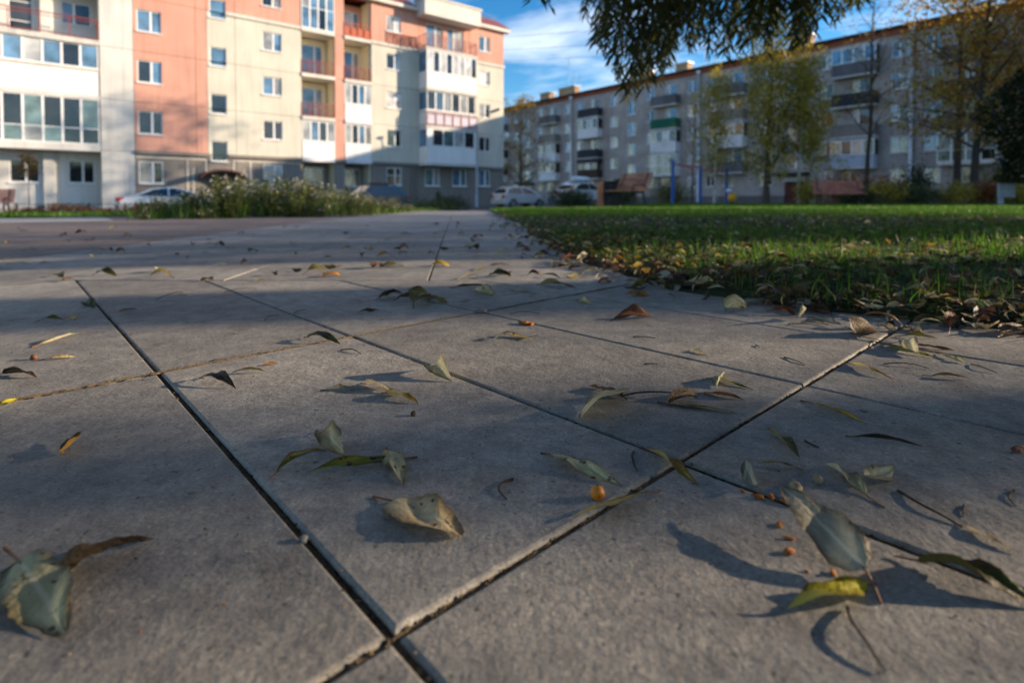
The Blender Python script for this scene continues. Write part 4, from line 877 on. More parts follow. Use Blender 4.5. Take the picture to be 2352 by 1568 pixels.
LB.railing(UL0+.06, UL0+7.5, Z+9.12, .04, M_rail, 1.15, 1.3, .0, ends=-1.3)
LB.part('balcony_slab', M_slab, [(UL0+.02, UL1, -1.34, .10, Z+11.9, Z+12.15)])
b = MB(); b.tube([(0, 0, 0), (0, .12, .02)], .03, 6); b.ball((0, .2, .03), .26, 14, 8, (1, .35, 1)); o = b.build('satellite_dish', M_pvc, LB.root); o.location = (-.12, .1, Z+5.95)
# ---------------------------------------------------------------- right building (in shade)
RB = Bld('brick_apartment_building', (0, 84.6, -.35), math.atan2(-.776, .630), -1)
tag(RB.root, 'long five storey grey brick apartment block with a red brick band under the roof', 'building')
ZR = .35; V0, V1 = -14.0, 84.0; PER = 19.2
base = [12.85+PER*k for k in range(-1, 4)]
cols = []; stairs = []; bals = []
for p in base:
    for d, w in ((-.85, 1.22), (1.4, 1.1), (7.3, 1.22), (12.75, 1.1)): cols.append((p+d-w/2, p+d+w/2))
    stairs.append((p+10-.64, p+10+.64)); bals += [(p+3.7, 3.5), (p+15.2, 3.4)]
rows = [(1.65, 2.8), (4.15, 5.45), (6.78, 8.07), (9.33, 10.62), (11.93, 13.22)]
srows = [(3.24, 4.54), (5.60, 7.05), (8.02, 9.56), (10.52, 12.15)]
hs = [(a, b_, z0+ZR, z1+ZR) for a, b_ in cols for z0, z1 in rows]+[(a, b_, z0+ZR, z1+ZR) for a, b_ in stairs for z0, z1 in srows]
bd = [(c-.35, c+1.15, z0+ZR-.55, z1+ZR) for c, w in bals for z0, z1 in rows[1:]]+[(c-1.0, c+.2, rows[0][0]+ZR, rows[0][1]+ZR) for c, w in bals]
doors = [(a-.25, b_+.25, 0, ZR+1.95) for a, b_ in stairs]
hs += bd+doors
zl = [0, 1.0, ZR+3.05, ZR+5.68, ZR+8.3, ZR+10.9, ZR+13.75]
for k in range(6):
    segs = [V0]+[p for p in base]+[V1]
    for i in range(len(segs)-1):
        RB.panel(segs[i]+.004, segs[i+1]-.004, zl[k]+.004, zl[k+1]-.004, .03 if k == 0 else 0, M_plinthR if k == 0 else M_brick, hs, .18)
RB.part('inner_wall', M_dark, [(V0+.05, V1-.05, -11, -.45, 0, ZR+13.7)])
RB.part('end_wall', M_brick, [(V0, V0+.04, -11, -.26, 0, ZR+13.74), (V1-.04, V1, -11, -.26, 0, ZR+13.74)])
RB.part('brick_band', M_red, [(V0, V1, -.3, .06, ZR+13.76, ZR+14.26)])
b = MB(); prism(b, [(-.55, ZR+14.27), (-.55, ZR+14.42), (5.5, ZR+15.1), (11.5, ZR+14.42), (11.5, ZR+14.27)], V0-.3, V1+.3); b.build('roof', M_darkroof, RB.root)
glsR = [(G_blue, G_blind), (G_blind, G_curt), (G_curt, G_warm), (G_dark, G_dark), (G_warm, G_dark), (G_blue, G_curt), (G_wine, G_dark), (G_blind, G_dark), (G_blue, G_blue)]
for a, b_ in cols:
    if b_ < -8 or a > 78: continue
    for r, (z0, z1) in enumerate(rows): RB.window(a, b_, z0+ZR, z1+ZR, 0, (.46,), rb.choice(glsR[:1]*3+glsR[8:]*4+glsR[5:6] if r == 4 else glsR))
for a, b_ in stairs:
    for r, (z0, z1) in enumerate(srows): RB.window(a, b_, z0+ZR, z1+ZR, 0, (.6,), (G_blue, G_curt) if r > 1 else (G_warm, G_blue))
    RB.part('entrance_door', M_door, [(a-.22, b_+.22, -.2, -.1, 0, ZR+1.75)]); RB.part('door_lintel', M_bwhite, [(a-.4, b_+.4, .035, .12, ZR+1.97, ZR+2.4)]); RB.part('entrance_canopy', M_darkroof, [(a-.9, b_+.9, .035, 1.5, ZR+2.6, ZR+2.78)])
    for x in (a-.6, b_+.6): RB.part('canopy_bracket', M_bgray, [(x-.05, x+.05, .04, 1.2, ZR+2.45, ZR+2.59)])
for p in base:
    b = MB(); b.tube([(p, -.16, ZR+13.9), (p, -.16, .4)], .15, 8); RB.bx(b, p-.2, p+.2, .05, .35, ZR+13.75, ZR+14.1); b.build('downpipe', M_pipe, RB.root)
special = {}
for q, (c, w) in enumerate(bals): special[round(c, 1)] = q
def balcony(c, w, k, style, m, gl=None):
    z0 = zl[k+1]-.02; u0, u1 = c-w/2, c+w/2
    RB.part('balcony_slab', M_slab, [(u0, u1, .004, 1.02, z0-.14, z0)])
    hgt = 1.0
    if style == 'full': 
        RB.part('balcony_panel', m, [(u0, u1, .96, 1.0, z0+.003, z0+.12), (u0, u0+.05, .02, .955, z0+.003, z0+2.35), (u1-.05, u1, .02, .955, z0+.003, z0+2.35)])
        glazing(RB, u0, u1, z0+.13, z0+2.35, .98, 4, gl or [G_teal, G_curt, G_dark, G_teal], rails=(.38,)); RB.part('balcony_roof', M_bwhite, [(u0-.05, u1+.05, .01, 1.06, z0+2.36, z0+2.44)]); return
    n = 12 if style == 'ribbed' else 5
    b = MB()
    for i in range(n):
        a = u0+(u1-u0)*i/n; RB.bx(b, a+.006, a+(u1-u0)/n-.006, .96-(.02 if i % 2 else 0), 1.0, z0+.003, z0+hgt)
    RB.bx(b, u0, u0+.04, .02, .955, z0+.003, z0+hgt); RB.bx(b, u1-.04, u1, .02, .955, z0+.003, z0+hgt); RB.bx(b, u0-.02, u1+.02, .94, 1.03, z0+hgt+.002, z0+hgt+.05)
    b.build('balcony_panel', m, RB.root)
    if style == 'glazed':
        glazing(RB, u0, u1, z0+hgt+.055, z0+2.3, .98, 4, gl or [G_warm, G_dark, G_curt, G_dark]); RB.part('balcony_roof', M_bwhite, [(u0-.05, u1+.05, .01, 1.06, z0+2.31, z0+2.38)])
        for x in (u0, u1-.06): RB.part('side_pane', G_dark, [(x, x+.05, .1, .93, z0+hgt+.06, z0+2.3)])
    if style == 'dark':
        glazing(RB, u0, u1, z0+hgt+.055, z0+2.0, .98, 3, [G_dark, G_curt, G_dark], style='dark'); RB.part('balcony_roof', M_bdark, [(u0-.05, u1+.05, .01, 1.06, z0+2.02, z0+2.5)])
for q, (c, w) in enumerate(bals):
    if c < -9 or c > 80: continue
    plan = {0: 'a', 1: 'a', 2: 'b', 3: 'c', 4: 'e', 5: 'd', 6: 'f', 7: 'g', 8: 'e', 9: 'a'}.get(q, 'a')
    P = {'a': [('glazed', M_bwhite), ('glazed', M_bwhite), ('panel', M_btan), ('panel', M_bgray)],
         'b': [('dark', M_bbrown), ('panel', M_bdark), ('glazed', M_bwhite), ('panel', M_bdark)],
         'c': [('full', M_bwhite), ('glazed', M_bwhite), ('panel', M_bgreen), ('ribbed', M_bgray)],
         'd': [('glazed', M_bblue), ('ribbed', M_btan), ('panel', M_bdark), ('glazed', M_bgray)],
         'e': [('panel', M_bgray), ('glazed', M_bwhite), ('panel', M_btan), ('ribbed', M_bgray)],
         'f': [('full', M_bwhite), ('panel', M_bgray), ('panel', M_bdark), ('panel', M_bgray)],
         'g': [('panel', M_btan), ('glazed', M_bwhite), ('ribbed', M_bgray), ('panel', M_bdark)]}[plan]
    for k, (st, m) in enumerate(P): balcony(c, w, k+1, st, m, [G_blue, G_blue, G_curt, G_blue] if k == 3 else None)
    for (z0, z1) in rows[1:]: RB.window(c-.35, c+1.15, z0+ZR-.55, z1+ZR, 0, (.34,), rb.choice([(G_curt, G_blue), (G_warm, G_dark), (G_blind, G_dark)]), sill=False, name='balcony_door')
    RB.window(c-1.0, c+.2, rows[0][0]+ZR, rows[0][1]+ZR, 0, (.46,), rb.choice(glsR))
# chimneys, aerials
for u, o, w, h in ((4.4, -3.2, 2.0, 1.35), (8.2, -4.0, 3.2, 1.7), (22.0, -4.0, 1.6, 1.5), (27.4, -4.0, 1.6, 1.5), (41, -4, 1.8, 1.6), (58, -4, 1.8, 1.6)):
    RB.part('chimney', M_tan, [(u-w/2, u+w/2, o-.5, o+.5, ZR+14.4, ZR+14.8+h)]); RB.part('chimney_cap', M_sill, [(u-w/2-.15, u+w/2+.15, o-.65, o+.65, ZR+14.8+h+.005, ZR+14.8+h+.10)])
for u, h in ((8.0, 4.6), (9.1, 2.0), (10.2, 1.9), (30, 2.5)):
    b = MB(); b.tube([(u, 4.2, ZR+14.9), (u, 4.2, ZR+16.3+h)], .035, 6)
    for k in range(3): b.tube([(u-.35, 4.2, ZR+15.9+h-.3*k), (u+.35, 4.2, ZR+15.9+h-.3*k)], .015, 4)
    b.build('aerial', M_sill, RB.root)
# ================================================================== TREES AND PLANTS
def leaf_quads(c, d, L_, W_, r):
    """diamond leaves: centres c, directions d (n,3) -> (n,4,3)"""
    n = len(c); d = d/np.maximum(1e-6, np.linalg.norm(d, axis=1, keepdims=True)); a = r.normal(size=(n, 3)); s = np.cross(d, a); s /= np.maximum(1e-6, np.linalg.norm(s, axis=1, keepdims=True))
    L_ = np.asarray(L_).reshape(-1, 1); W_ = np.asarray(W_).reshape(-1, 1); nrm = np.cross(d, s)
    return np.stack([c, c+d*L_*.45+s*W_*.5+nrm*L_*.06, c+d*L_-nrm*L_*.05, c+d*L_*.45-s*W_*.5+nrm*L_*.06], 1)
def limb_path(p, d, l, n, bend, r, grav=0):
    pts = [Vector(p)]; d = Vector(d).normalized()
    for i in range(n):
        d = (d+Vector((r.uniform(-bend, bend), r.uniform(-bend, bend), r.uniform(-bend, bend)+grav))).normalized(); pts.append(pts[-1]+d*l/n)
    return pts
def tree(name, label, loc, h, tr, crown0, spread, fol, bark, nleaf, lsize, group=None, seed=1, droop=.6, limbs=16, up=.9, lean=(0,0), clump=.5, cat='tree', taper=1.0, hang=.0, lasp=.55):
    r = random.Random(seed); nr = np.random.RandomState(seed)
    root = empty(name, (loc[0], loc[1], gz(loc[0], loc[1])-.03)); tag(root, label, cat, group)
    b = MB(); n = 9; tp = [Vector((lean[0]*(i/n)**1.3+r.uniform(-.06, .06)*(i > 0)*h*.06, lean[1]*(i/n)**1.3+r.uniform(-.06, .06)*(i > 0)*h*.06, h*.96*i/n)) for i in range(n+1)]
    b.tube(tp, [tr*(1.25 if i == 0 else 1)*(1-.93*i/n) for i in range(n+1)], 9); b.build('trunk', bark, root)
    b = MB(); tips = []
    for k in range(limbs):
        f = crown0+(1-crown0)*(k+.3*r.random())/limbs*.95; i = min(n-1, int(f*n)); p = tp[i].lerp(tp[i+1], f*n-i); a = k*2.4+r.uniform(-.4, .4)
        env = (1-((f-crown0)/(1-crown0))**1.6)**.6 if taper else 1
        l = spread*(.45+.75*env)*r.uniform(.7, 1.15); pts = limb_path(p, (cos(a), sin(a), up*r.uniform(.6, 1.2)), l, 6, .22, r, -.03*droop)
        rr = tr*.42*(1-f*.75); b.tube(pts, [rr*(1-.85*j/6) for j in range(7)], 5, False); tips += [(pts[j], pts[j]-pts[j-1]) for j in (3, 4, 5, 6)]
        for q in range(5):
            j = r.randint(2, 5); a2 = r.uniform(0, 6.28); pp = limb_path(pts[j], (cos(a2), sin(a2), r.uniform(-.2, .9)), l*r.uniform(.25, .5), 4, .3, r, -.12*droop)
            b.tube(pp, [rr*.32*(1-.8*j2/4) for j2 in range(5)], 4, False); tips += [(pp[j2], pp[j2]-pp[j2-1]) for j2 in (2, 3, 4)]
            for q2 in range(2):
                p3 = limb_path(pp[r.randint(2, 4)], (r.uniform(-1, 1), r.uniform(-1, 1), r.uniform(-.4, .8)-hang), l*r.uniform(.15, .35), 3, .3, r, -.3*droop)
                b.tube(p3, [rr*.13, rr*.1, rr*.07, rr*.04], 3, False); tips += [(p3[j2], p3[j2]-p3[j2-1]) for j2 in (1, 2, 3)]
    b.build('branches', bark if bark is not M_birch else M_twigb, root)
    if nleaf:
        wts = nr.rand(len(tips))**3; wts /= wts.sum(); idx = nr.choice(len(tips), nleaf, p=wts); T = np.array([t[0] for t in tips]); D = np.array([t[1] for t in tips])
        c = T[idx]+nr.normal(0, clump*.33, (nleaf, 3))*np.array([1, 1, .9]); c[:, 2] -= np.abs(nr.normal(0, hang*.9+.01, nleaf))
        d = D[idx]/np.maximum(1e-6, np.linalg.norm(D[idx], axis=1, keepdims=True))+nr.normal(0, .8, (nleaf, 3)); d[:, 2] -= droop
        s = lsize*nr.uniform(.6, 1.3, nleaf); q = leaf_quads(c, d, s, s*lasp, nr)
        fm = fol if isinstance(fol, list) else [fol]; me = soup('crown', q, 4, fm, nr.randint(0, len(fm), nleaf) if len(fm) > 1 else None); link(bpy.data.objects.new('crown', me), root)
    return root
# ---- the willow by the path: trunk outside the view, hanging shoots reach over the lawn
rw = random.Random(5); nw_ = np.random.RandomState(5)
wil = empty('willow_tree', (5.6, 3.3, gz(5.6, 3.3))); tag(wil, 'willow with dark narrow leaves on shoots hanging over the lawn', 'tree')
def wl(x, y, z): return Vector((x-5.6, y-3.3, z-gz(5.6, 3.3)))
b = MB(); b.tube([wl(5.6, 3.3, -.05), wl(5.55, 3.3, .6), wl(5.4, 3.35, 1.4), wl(5.3, 3.3, 2.4), wl(5.2, 3.4, 3.6)], [.24, .19, .17, .14, .09], 10); b.build('trunk', M_bark, wil)
b = MB()
for (ex_, ey_, ez_) in ((1.3, 3.3, 2.3), (1.9, 3.7, 2.4), (.7, 3.1, 2.15), (3.2, 1.2, 2.2), (4.2, .2, 2.2), (6.5, .6, 2.4), (7.6, 2.2, 2.5), (5.2, -.6, 2.3), (3.5, 5.0, 3.2), (6.4, 5.5, 3.4), (2.6, 2.3, 2.3)):
    p0 = Vector((5.35, 3.32, 1.3+rw.random()*1.2)); p1 = Vector((ex_, ey_, ez_)); m = p0.lerp(p1, .5)+Vector((rw.uniform(-.2, .2), rw.uniform(-.2, .2), .55))
    pts = [(p0*(1-t)**2+m*2*t*(1-t)+p1*t*t) for t in [i/8 for i in range(9)]]; b.tube([wl(*p) for p in pts], [.075*(1-.82*i/8) for i in range(9)], 6)
b.build('limbs', M_bark, wil)
SH = []                                             # shoots: (x,y,z top, z bottom)
def bottom(u):                                      # lowest reach of the hanging curtain along its width
    return float(np.interp(u, [.12,.17,.205,.25,.33,.37,.42,.50,.55,.60,.64], [.305,.235,.165,.195,.262,.245,.262,.258,.29,.325,.345]))
for q in range(285):
    d = rw.uniform(2.75, 4.9); u = .13+.52*rw.random(); x = u*d; zb = CAM_H+d*(bottom(u)+abs(rw.gauss(0, .055))+.008); zt = CAM_H+d*(.40+.12*rw.random()); SH.append((x, d, max(zt, zb+.25), zb))
for q in range(5): d = rw.uniform(2.9, 3.2); u = .03+.05*rw.random(); SH.append((u*d, d, CAM_H+d*.46, CAM_H+d*(.348+.02*rw.random())))
NSH = 560
DENS = [.14, .12, 1, 1, .28, .10, .2, 1, 1, .3, .01, .01, 1, 1, .9]
n_ = 0; SH2 = []
while n_ < NSH:                                     # a second willow farther right, outside the view; the low sun comes through its hanging shoots
    x = rw.uniform(5.2, 12.5); y = rw.uniform(-.3, 6.5)
    if x < .98*y+.4: continue
    yp_ = y-.087*x; dens = float(np.interp(yp_, [.2, .37, .43, .53, .58, .70, .95, 1.05, 1.28, 1.40, 1.48, 2.02, 2.1, 3, 5.5], DENS))
    if rw.random() > dens*(.75+.25*sin(x*2.3+yp_*3)): continue
    zb = max(.2, rw.gauss(.249*x-.8, .35)); SH2.append((x, y, zb+rw.uniform(.7, 1.5), zb)); n_ += 1
def hang(root, ox, oy, shoots):
    tw = MB(); Cc = []; Dd = []; oz = gz(ox, oy); wl = lambda x, y, z: Vector((x-ox, y-oy, z-oz))
    for (x, y, zt, zb) in shoots:
        l = zt-zb; dx, dy = rw.uniform(-.6, .1)*l, rw.uniform(-.25, .25)*l*(1 if oy > 2 else .15); pts = []
        for i in range(6):
            t = i/5; pts.append(Vector((x+dx*(t**.8-1), y+dy*(t-1), zt-l*t**1.25)))
        tw.tube([wl(*p) for p in pts], [.004, .0035, .003, .0025, .002, .0012], 3, False)
        m = int(l/.019)
        for k in range(m):
            t = (k+rw.random())/m*4.99; i = int(t); p = pts[i].lerp(pts[i+1], t-i); dr = (pts[i+1]-pts[i]).normalized(); a = rw.uniform(0, 6.28)
            Cc.append(wl(*p)); Dd.append((dr.x*.8+cos(a)*.75, dr.y*.8+sin(a)*.75, dr.z*.8-.15))
    tag(tw.build('shoots', M_twigb, root), kind='stuff')
    Cc = np.array(Cc); Dd = np.array(Dd); s = nw_.uniform(.06, .115, len(Cc))
    link(bpy.data.objects.new('crown', soup('crown', leaf_quads(Cc, Dd, s, s*.17, nw_), 4, F_willow)), root)
hang(wil, 5.6, 3.3, SH)
wi2 = empty('willow_tree', (9.0, 1.95, gz(9, 1.95))); tag(wi2, 'second willow standing right of the path beyond the edge of the view', 'tree')
b = MB(); b.tube([(0, 0, -.05), (.05, 0, .8), (-.05, .1, 2), (.1, 0, 3.2), (.1, .1, 5)], [.3, .24, .2, .16, .08], 10); b.build('trunk', M_bark, wi2)
b = MB()
for k in range(14):
    a = k*2.4; b.tube(limb_path((0, 0, 2.9+.13*k), (cos(a), sin(a), .9), 2.6, 7, .12, rw, -.05), [.08-.01*i for i in range(8)], 6)
b.build('limbs', M_bark, wi2); hang(wi2, 9.0, 1.95, SH2)
wi3 = empty('willow_tree', (13.0, 8.5, gz(13, 8.5))); tag(wi3, 'third willow right of the lawn beyond the edge of the view', 'tree')
b = MB(); b.tube([(0, 0, -.05), (.05, 0, .8), (-.05, .1, 2), (.1, 0, 3.2), (.1, .1, 5)], [.3, .24, .2, .16, .08], 10); b.build('trunk', M_bark, wi3)
b = MB()
for k in range(14):
    a = k*2.4; b.tube(limb_path((0, 0, 2.9+.13*k), (cos(a), sin(a), .9), 2.8, 7, .12, rw, -.05), [.08-.01*i for i in range(8)], 6)
b.build('limbs', M_bark, wi3); SH3 = []
while len(SH3) < 330:
    x = rw.uniform(7.0, 15); y = rw.uniform(4.5, 11)
    if x < .98*y+.5 or not 2.6 < y-.087*x < 9: continue
    if rw.random() > .72+.28*sin((y-.087*x)*2.4): continue
    zb = max(.2, rw.gauss(.249*x-.85, .4)); SH3.append((x, y, zb+rw.uniform(.8, 1.7), zb))
hang(wi3, 13.0, 8.5, SH3)
# unseen broad tree, added so its high canopy keeps skylight off the near path
ct = empty('added_shade_tree', (1.5, -3.2, gz(1.5, -3.2))); tag(ct, 'unseen broad crowned tree added behind the viewpoint to shade the near path', 'tree')
b = MB(); b.tube([(0, 0, -.05), (0, .05, 1), (.05, .1, 2.4), (0, .3, 4), (0, .4, 6)], [.34, .26, .23, .18, .08], 12); b.build('trunk', M_bark, ct)
b = MB(); nr = np.random.RandomState(8)
for k in range(16):
    a = k*2.4; b.tube(limb_path((0, .1, 2.1+.14*k), (cos(a), sin(a), .45), 4.6, 8, .10, rw, -.02), [.12-.0135*i for i in range(9)], 6)
b.build('limbs', M_bark, ct); n = 62000
c = np.stack([nr.uniform(-7.5, 6.0, n), nr.uniform(-5.5, 8.0, n), np.zeros(n)], 1)
wx_, wy_ = c[:, 0]+1.5, c[:, 1]-3.2; lo_ = np.maximum(np.maximum(2.1, .249*(wx_+1.2)+.8), .22+.42*np.maximum(0, wy_)+.45); c[:, 2] = lo_+1.9*nr.rand(n)**1.3
ok_ = (np.hypot(c[:, 0]/7.5, c[:, 1]/8.0) < 1) & (nr.rand(n) < .9) & (wy_ < 4.6); c = c[ok_]; n = len(c); s = nr.uniform(.09, .17, n)
link(bpy.data.objects.new('crown', soup('crown', leaf_quads(c, nr.normal(0, 1, (n, 3))*np.array([1, 1, .5]), s, s*.7, nr), 4, F_canopy)), ct)
# ---- trees beyond the lawn
G1 = 'autumn trees before the grey brick block'
BIR = [F_birch, F_birch, F_birchg]
tree('birch_tree', 'birch with the thick dark trunk nearest the grey block entrance', (13.8, 30), 9.9, .17, .2, 1.75, BIR, M_twigb, 6400, .17, G1, 3, .9, 20, 1.0, (.3, 0), .7, hang=.5)
tree('birch_tree', 'slim birch with pale trunk in the middle of the autumn tree row', (15.3, 29.5), 9.2, .085, .30, 1.35, BIR, M_birch, 3600, .16, G1, 4, .9, 16, 1.0, (.25, 0), .6, hang=.5)
tree('birch_tree', 'birch with spotted grey trunk just left of the red entrance door', (16.6, 30.5), 9.0, .11, .28, 1.3, BIR, M_birch, 3000, .16, G1, 5, .9, 16, 1.0, (-.5, 0), .6, hang=.45)
tree('birch_tree', 'thin birch leftmost of the autumn row behind the blue bars', (11.55, 31.5), 8.4, .07, .25, 1.35, BIR, M_birch, 3300, .16, G1, 6, .8, 15, 1.0, (.3, 0), .6, hang=.5)
tree('young_tree', 'leafless thin tree beside the blue bars with bare fine twigs', (11.4, 35), 7.5, .06, .25, 2.0, F_birchg, M_twigb, 260, .15, G1, 7, .4, 16, 1.2, (.2, 0), .5)
tree('bare_tree', 'tall nearly leafless tree rising above the roof of the grey block', (19.6, 30.5), 13.8, .13, .25, 2.6, F_birch, M_twigb, 500, .16, None, 8, .2, 22, 1.7, (.3, 0), .5)
G2 = 'orange trees at the right end of the grey block'
tree('orange_tree', 'orange leaved tree with dark forked trunk before the grey block', (22.6, 27), 14.5, .19, .16, 4.0, [F_orange, F_orange, F_birch], M_bark, 6500, .21, G2, 9, .8, 24, .9, (.8, 0), .9, hang=.5)
tree('orange_tree', 'taller orange tree close to the wall of the grey block', (29.4, 36.6), 20, .24, .22, 4.4, [F_orange, F_birch], M_bark, 5200, .26, G2, 10, .7, 26, .9, (.4, 0), 1.0, hang=.4)
tree('orange_tree', 'orange tree nearest the dark conifer at the right border', (24.5, 24.5), 15.0, .2, .25, 4.4, [F_orange, F_orange], M_bark, 6000, .21, G2, 12, .8, 22, .8, (-.3, 0), .9, hang=.6)
tree('orange_tree', 'orange tree filling the upper right corner', (27.5, 27.0), 17.5, .2, .22, 5.0, [F_orange, F_birch], M_bark, 5600, .21, G2, 14, .8, 24, .8, (-.8, 0), 1.0, hang=.6)
tree('orange_tree', 'small sparse tree with orange lower leaves behind the silver hatchback', (.9, 58), 11.5, .16, .10, 3.2, [F_orange, F_birchg], M_twigb, 2600, .24, None, 15, .3, 20, 1.1, (0, 0), .9)
def bush(name, label, loc, rx, ry, h, fol, n, ls, group=None, seed=1, cat='shrub', z=None, pw=.5):
    nr = np.random.RandomState(seed); r = random.Random(seed); z0 = gz(*loc) if z is None else z
    root = empty(name, (loc[0], loc[1], z0)); tag(root, label, cat, group); b = MB()
    for k in range(9):
        a = r.uniform(0, 6.28); e = r.uniform(.3, .9); b.tube(limb_path((cos(a)*rx*.12, sin(a)*ry*.12, 0), (cos(a)*rx*e, sin(a)*ry*e, h), math.hypot(max(rx, ry)*e, h)*.9, 4, .15, r), [h*.018, h*.014, h*.01, h*.007, h*.004], 4, False)
    b.build('stems', M_twigb, root); k = 26; cl = []
    for _ in range(k):
        a = nr.uniform(0, 2*pi); q = nr.rand()**pw; cl.append((cos(a)*rx*q*.8, sin(a)*ry*q*.8, h*(.16+.66*nr.rand()*(1-.45*q*q))))
    cl = np.array(cl); idx = nr.randint(0, k, n); g = nr.normal(0, 1, (n, 3))*np.array([rx*.24, ry*.24, h*.16]); c = cl[idx]+g; c[:, 2] = np.abs(c[:, 2])+.02
    d = g/np.array([rx, ry, h])*3+nr.normal(0, .7, (n, 3))+np.array([0, 0, .3]); s = ls*nr.uniform(.6, 1.3, n); fm = fol if isinstance(fol, list) else [fol]
    link(bpy.data.objects.new('foliage', soup('foliage', leaf_quads(c, d, s, s*.5, nr), 4, fm, nr.randint(0, len(fm), n) if len(fm) > 1 else None)), root); return root
nr = np.random.RandomState(77)                      # dark conifer at the right border
con = empty('dark_conifer', (16.75, 16.4, hl(16.75, 16.4)-.02)); tag(con, 'dense dark green conifer filling the right border', 'tree')
b = MB(); b.tube([(0, 0, 0), (.05, 0, 2), (0, .05, 4.2)], [.14, .1, .03], 8)
rc = random.Random(4)
for k in range(60):
    zz = .9+3.3*k/60; a = k*2.4; l = 1.75*(1-((zz-2.3)/2.6)**2)**.5 if abs(zz-2.3) < 2.6 else .3
    b.tube(limb_path((0, 0, zz-.25), (cos(a), sin(a), .25), l, 4, .1, rc), [.03, .022, .015, .01, .005], 4, False)
b.build('trunk', M_bark, con); n = 20000
th = nr.uniform(0, 2*pi, n); zz = .75+4.0*nr.rand(n); lobes = 1+.16*np.sin(3*th+zz*2.2)+.12*np.sin(7*th-zz*3.1)
R = 1.95*np.sqrt(np.clip(1-((zz-2.35)/2.55)**2, .02, 1))*lobes*nr.rand(n)**.28; c = np.stack([R*np.cos(th), R*np.sin(th), zz], 1)
d = np.stack([np.cos(th), np.sin(th), -.1*np.ones(n)], 1)+nr.normal(0, .45, (n, 3)); s = nr.uniform(.07, .16, n)
link(bpy.data.objects.new('crown', soup('crown', leaf_quads(c, d, s, s*.5, nr), 4, F_conif)), con)
bush('round_bush', 'round grey-green bush between silver hatchback and bench', (2.25, 20.5), 1.02, .8, .80, F_bush, 4200, .07, None, 31, z=-.03)
bush('round_bush', 'round green bush beside the lamp post at the path end', (-2.05, 19.2), .58, .6, .62, F_bush, 2200, .06, None, 32)
bush('low_plant', 'low weedy plants at the tip of the flower bed', (-2.35, 15.5), .75, .8, .34, [F_bush, F_aster], 1600, .06, None, 33)
bush('tall_weed', 'single tall weed sticking up beside the green round bush', (-2.65, 19.8), .10, .1, .82, F_bush, 240, .07, None, 34)
bush('bench_bush', 'low green bush behind the legs of the wooden bench', (3.75, 19), .55, .5, .42, F_bush, 1200, .07, None, 35, z=.02)
G3 = 'autumn shrubs along the far edge of the lawn'
sp = [('yellow-green shrub right of the red bench', 16.6, 24.6, .95, .95, F_ybush, 1), ('dark green low shrub at the middle of the lawn edge', 18.3, 25.2, 1.1, .75, F_bush, 2), ('yellow shrub in the shrub row before the conifer stems', 20.0, 25.0, 1.0, .9, F_ybush, 3), ('orange-brown shrub in the row at the lawn edge', 21.6, 25.2, 1.0, .95, F_rbush, 4), ('bright yellow shrub left of the grey utility box', 22.6, 24.5, .9, 1.0, F_ybush, 5), ('green shrub just behind the grey utility box', 23.9, 25.2, 1.0, .85, F_bush, 6), ('orange shrub right of the grey utility box', 25.0, 25.0, 1.0, .95, F_rbush, 7), ('low green shrub hiding the foot of the red bench', 14.9, 23.6, .8, .48, F_bush, 8), ('yellow bush behind the left end of the red bench', 13.9, 26, .5, 1.1, F_ybush, 9)]
for lab, x, y, rr, h, f, sd in sp: bush('autumn_shrub', lab, (x, y), rr, .7, h*1.12, [f, f, f, F_bush], 2300, .10, G3, 40+sd, z=.06)
bush('red_leaved_shrub', 'tall rust red shrub against the grey block behind the red bench', (18.6, 31), 1.6, .9, 1.9, [F_rbush, F_orange], 2600, .14, None, 61); bush('red_leaved_shrub', 'rust red shrub between the bare tree and the dark green shrub', (21.0, 31), .9, .8, 1.7, F_rbush, 1700, .14, None, 62)
bush('dark_shrub', 'dark green upright shrub before the grey block ground floor', (22.6, 31), .8, .8, 2.3, F_bush, 1900, .14, None, 63); bush('dark_shrub', 'dark shrub between the first two blue posts', (10.6, 36), 1.5, 1, 1.6, [F_bush, F_birchg], 2600, .13, None, 64); bush('dark_shrub', 'slender green shrub by the wall behind the wooden bench', (7.6, 38), .5, .5, 1.7, F_bush, 1100, .13, None, 65)
bush('dark_shrub', 'dark shrub under the orange trees near the conifer', (25.5, 29), 1.6, 1, 2.1, [F_bush, F_ybush], 2600, .14, None, 66)
# sapling at the left
sap = tree('sapling', 'thin young tree with small brown crown before the white wall', (-21.0, 24.0), 2.75, .028, .62, .42, [F_rbush, F_birchg], M_twigb, 620, .09, None, 17, .2, 8, 1.2, (.05, 0), .3)
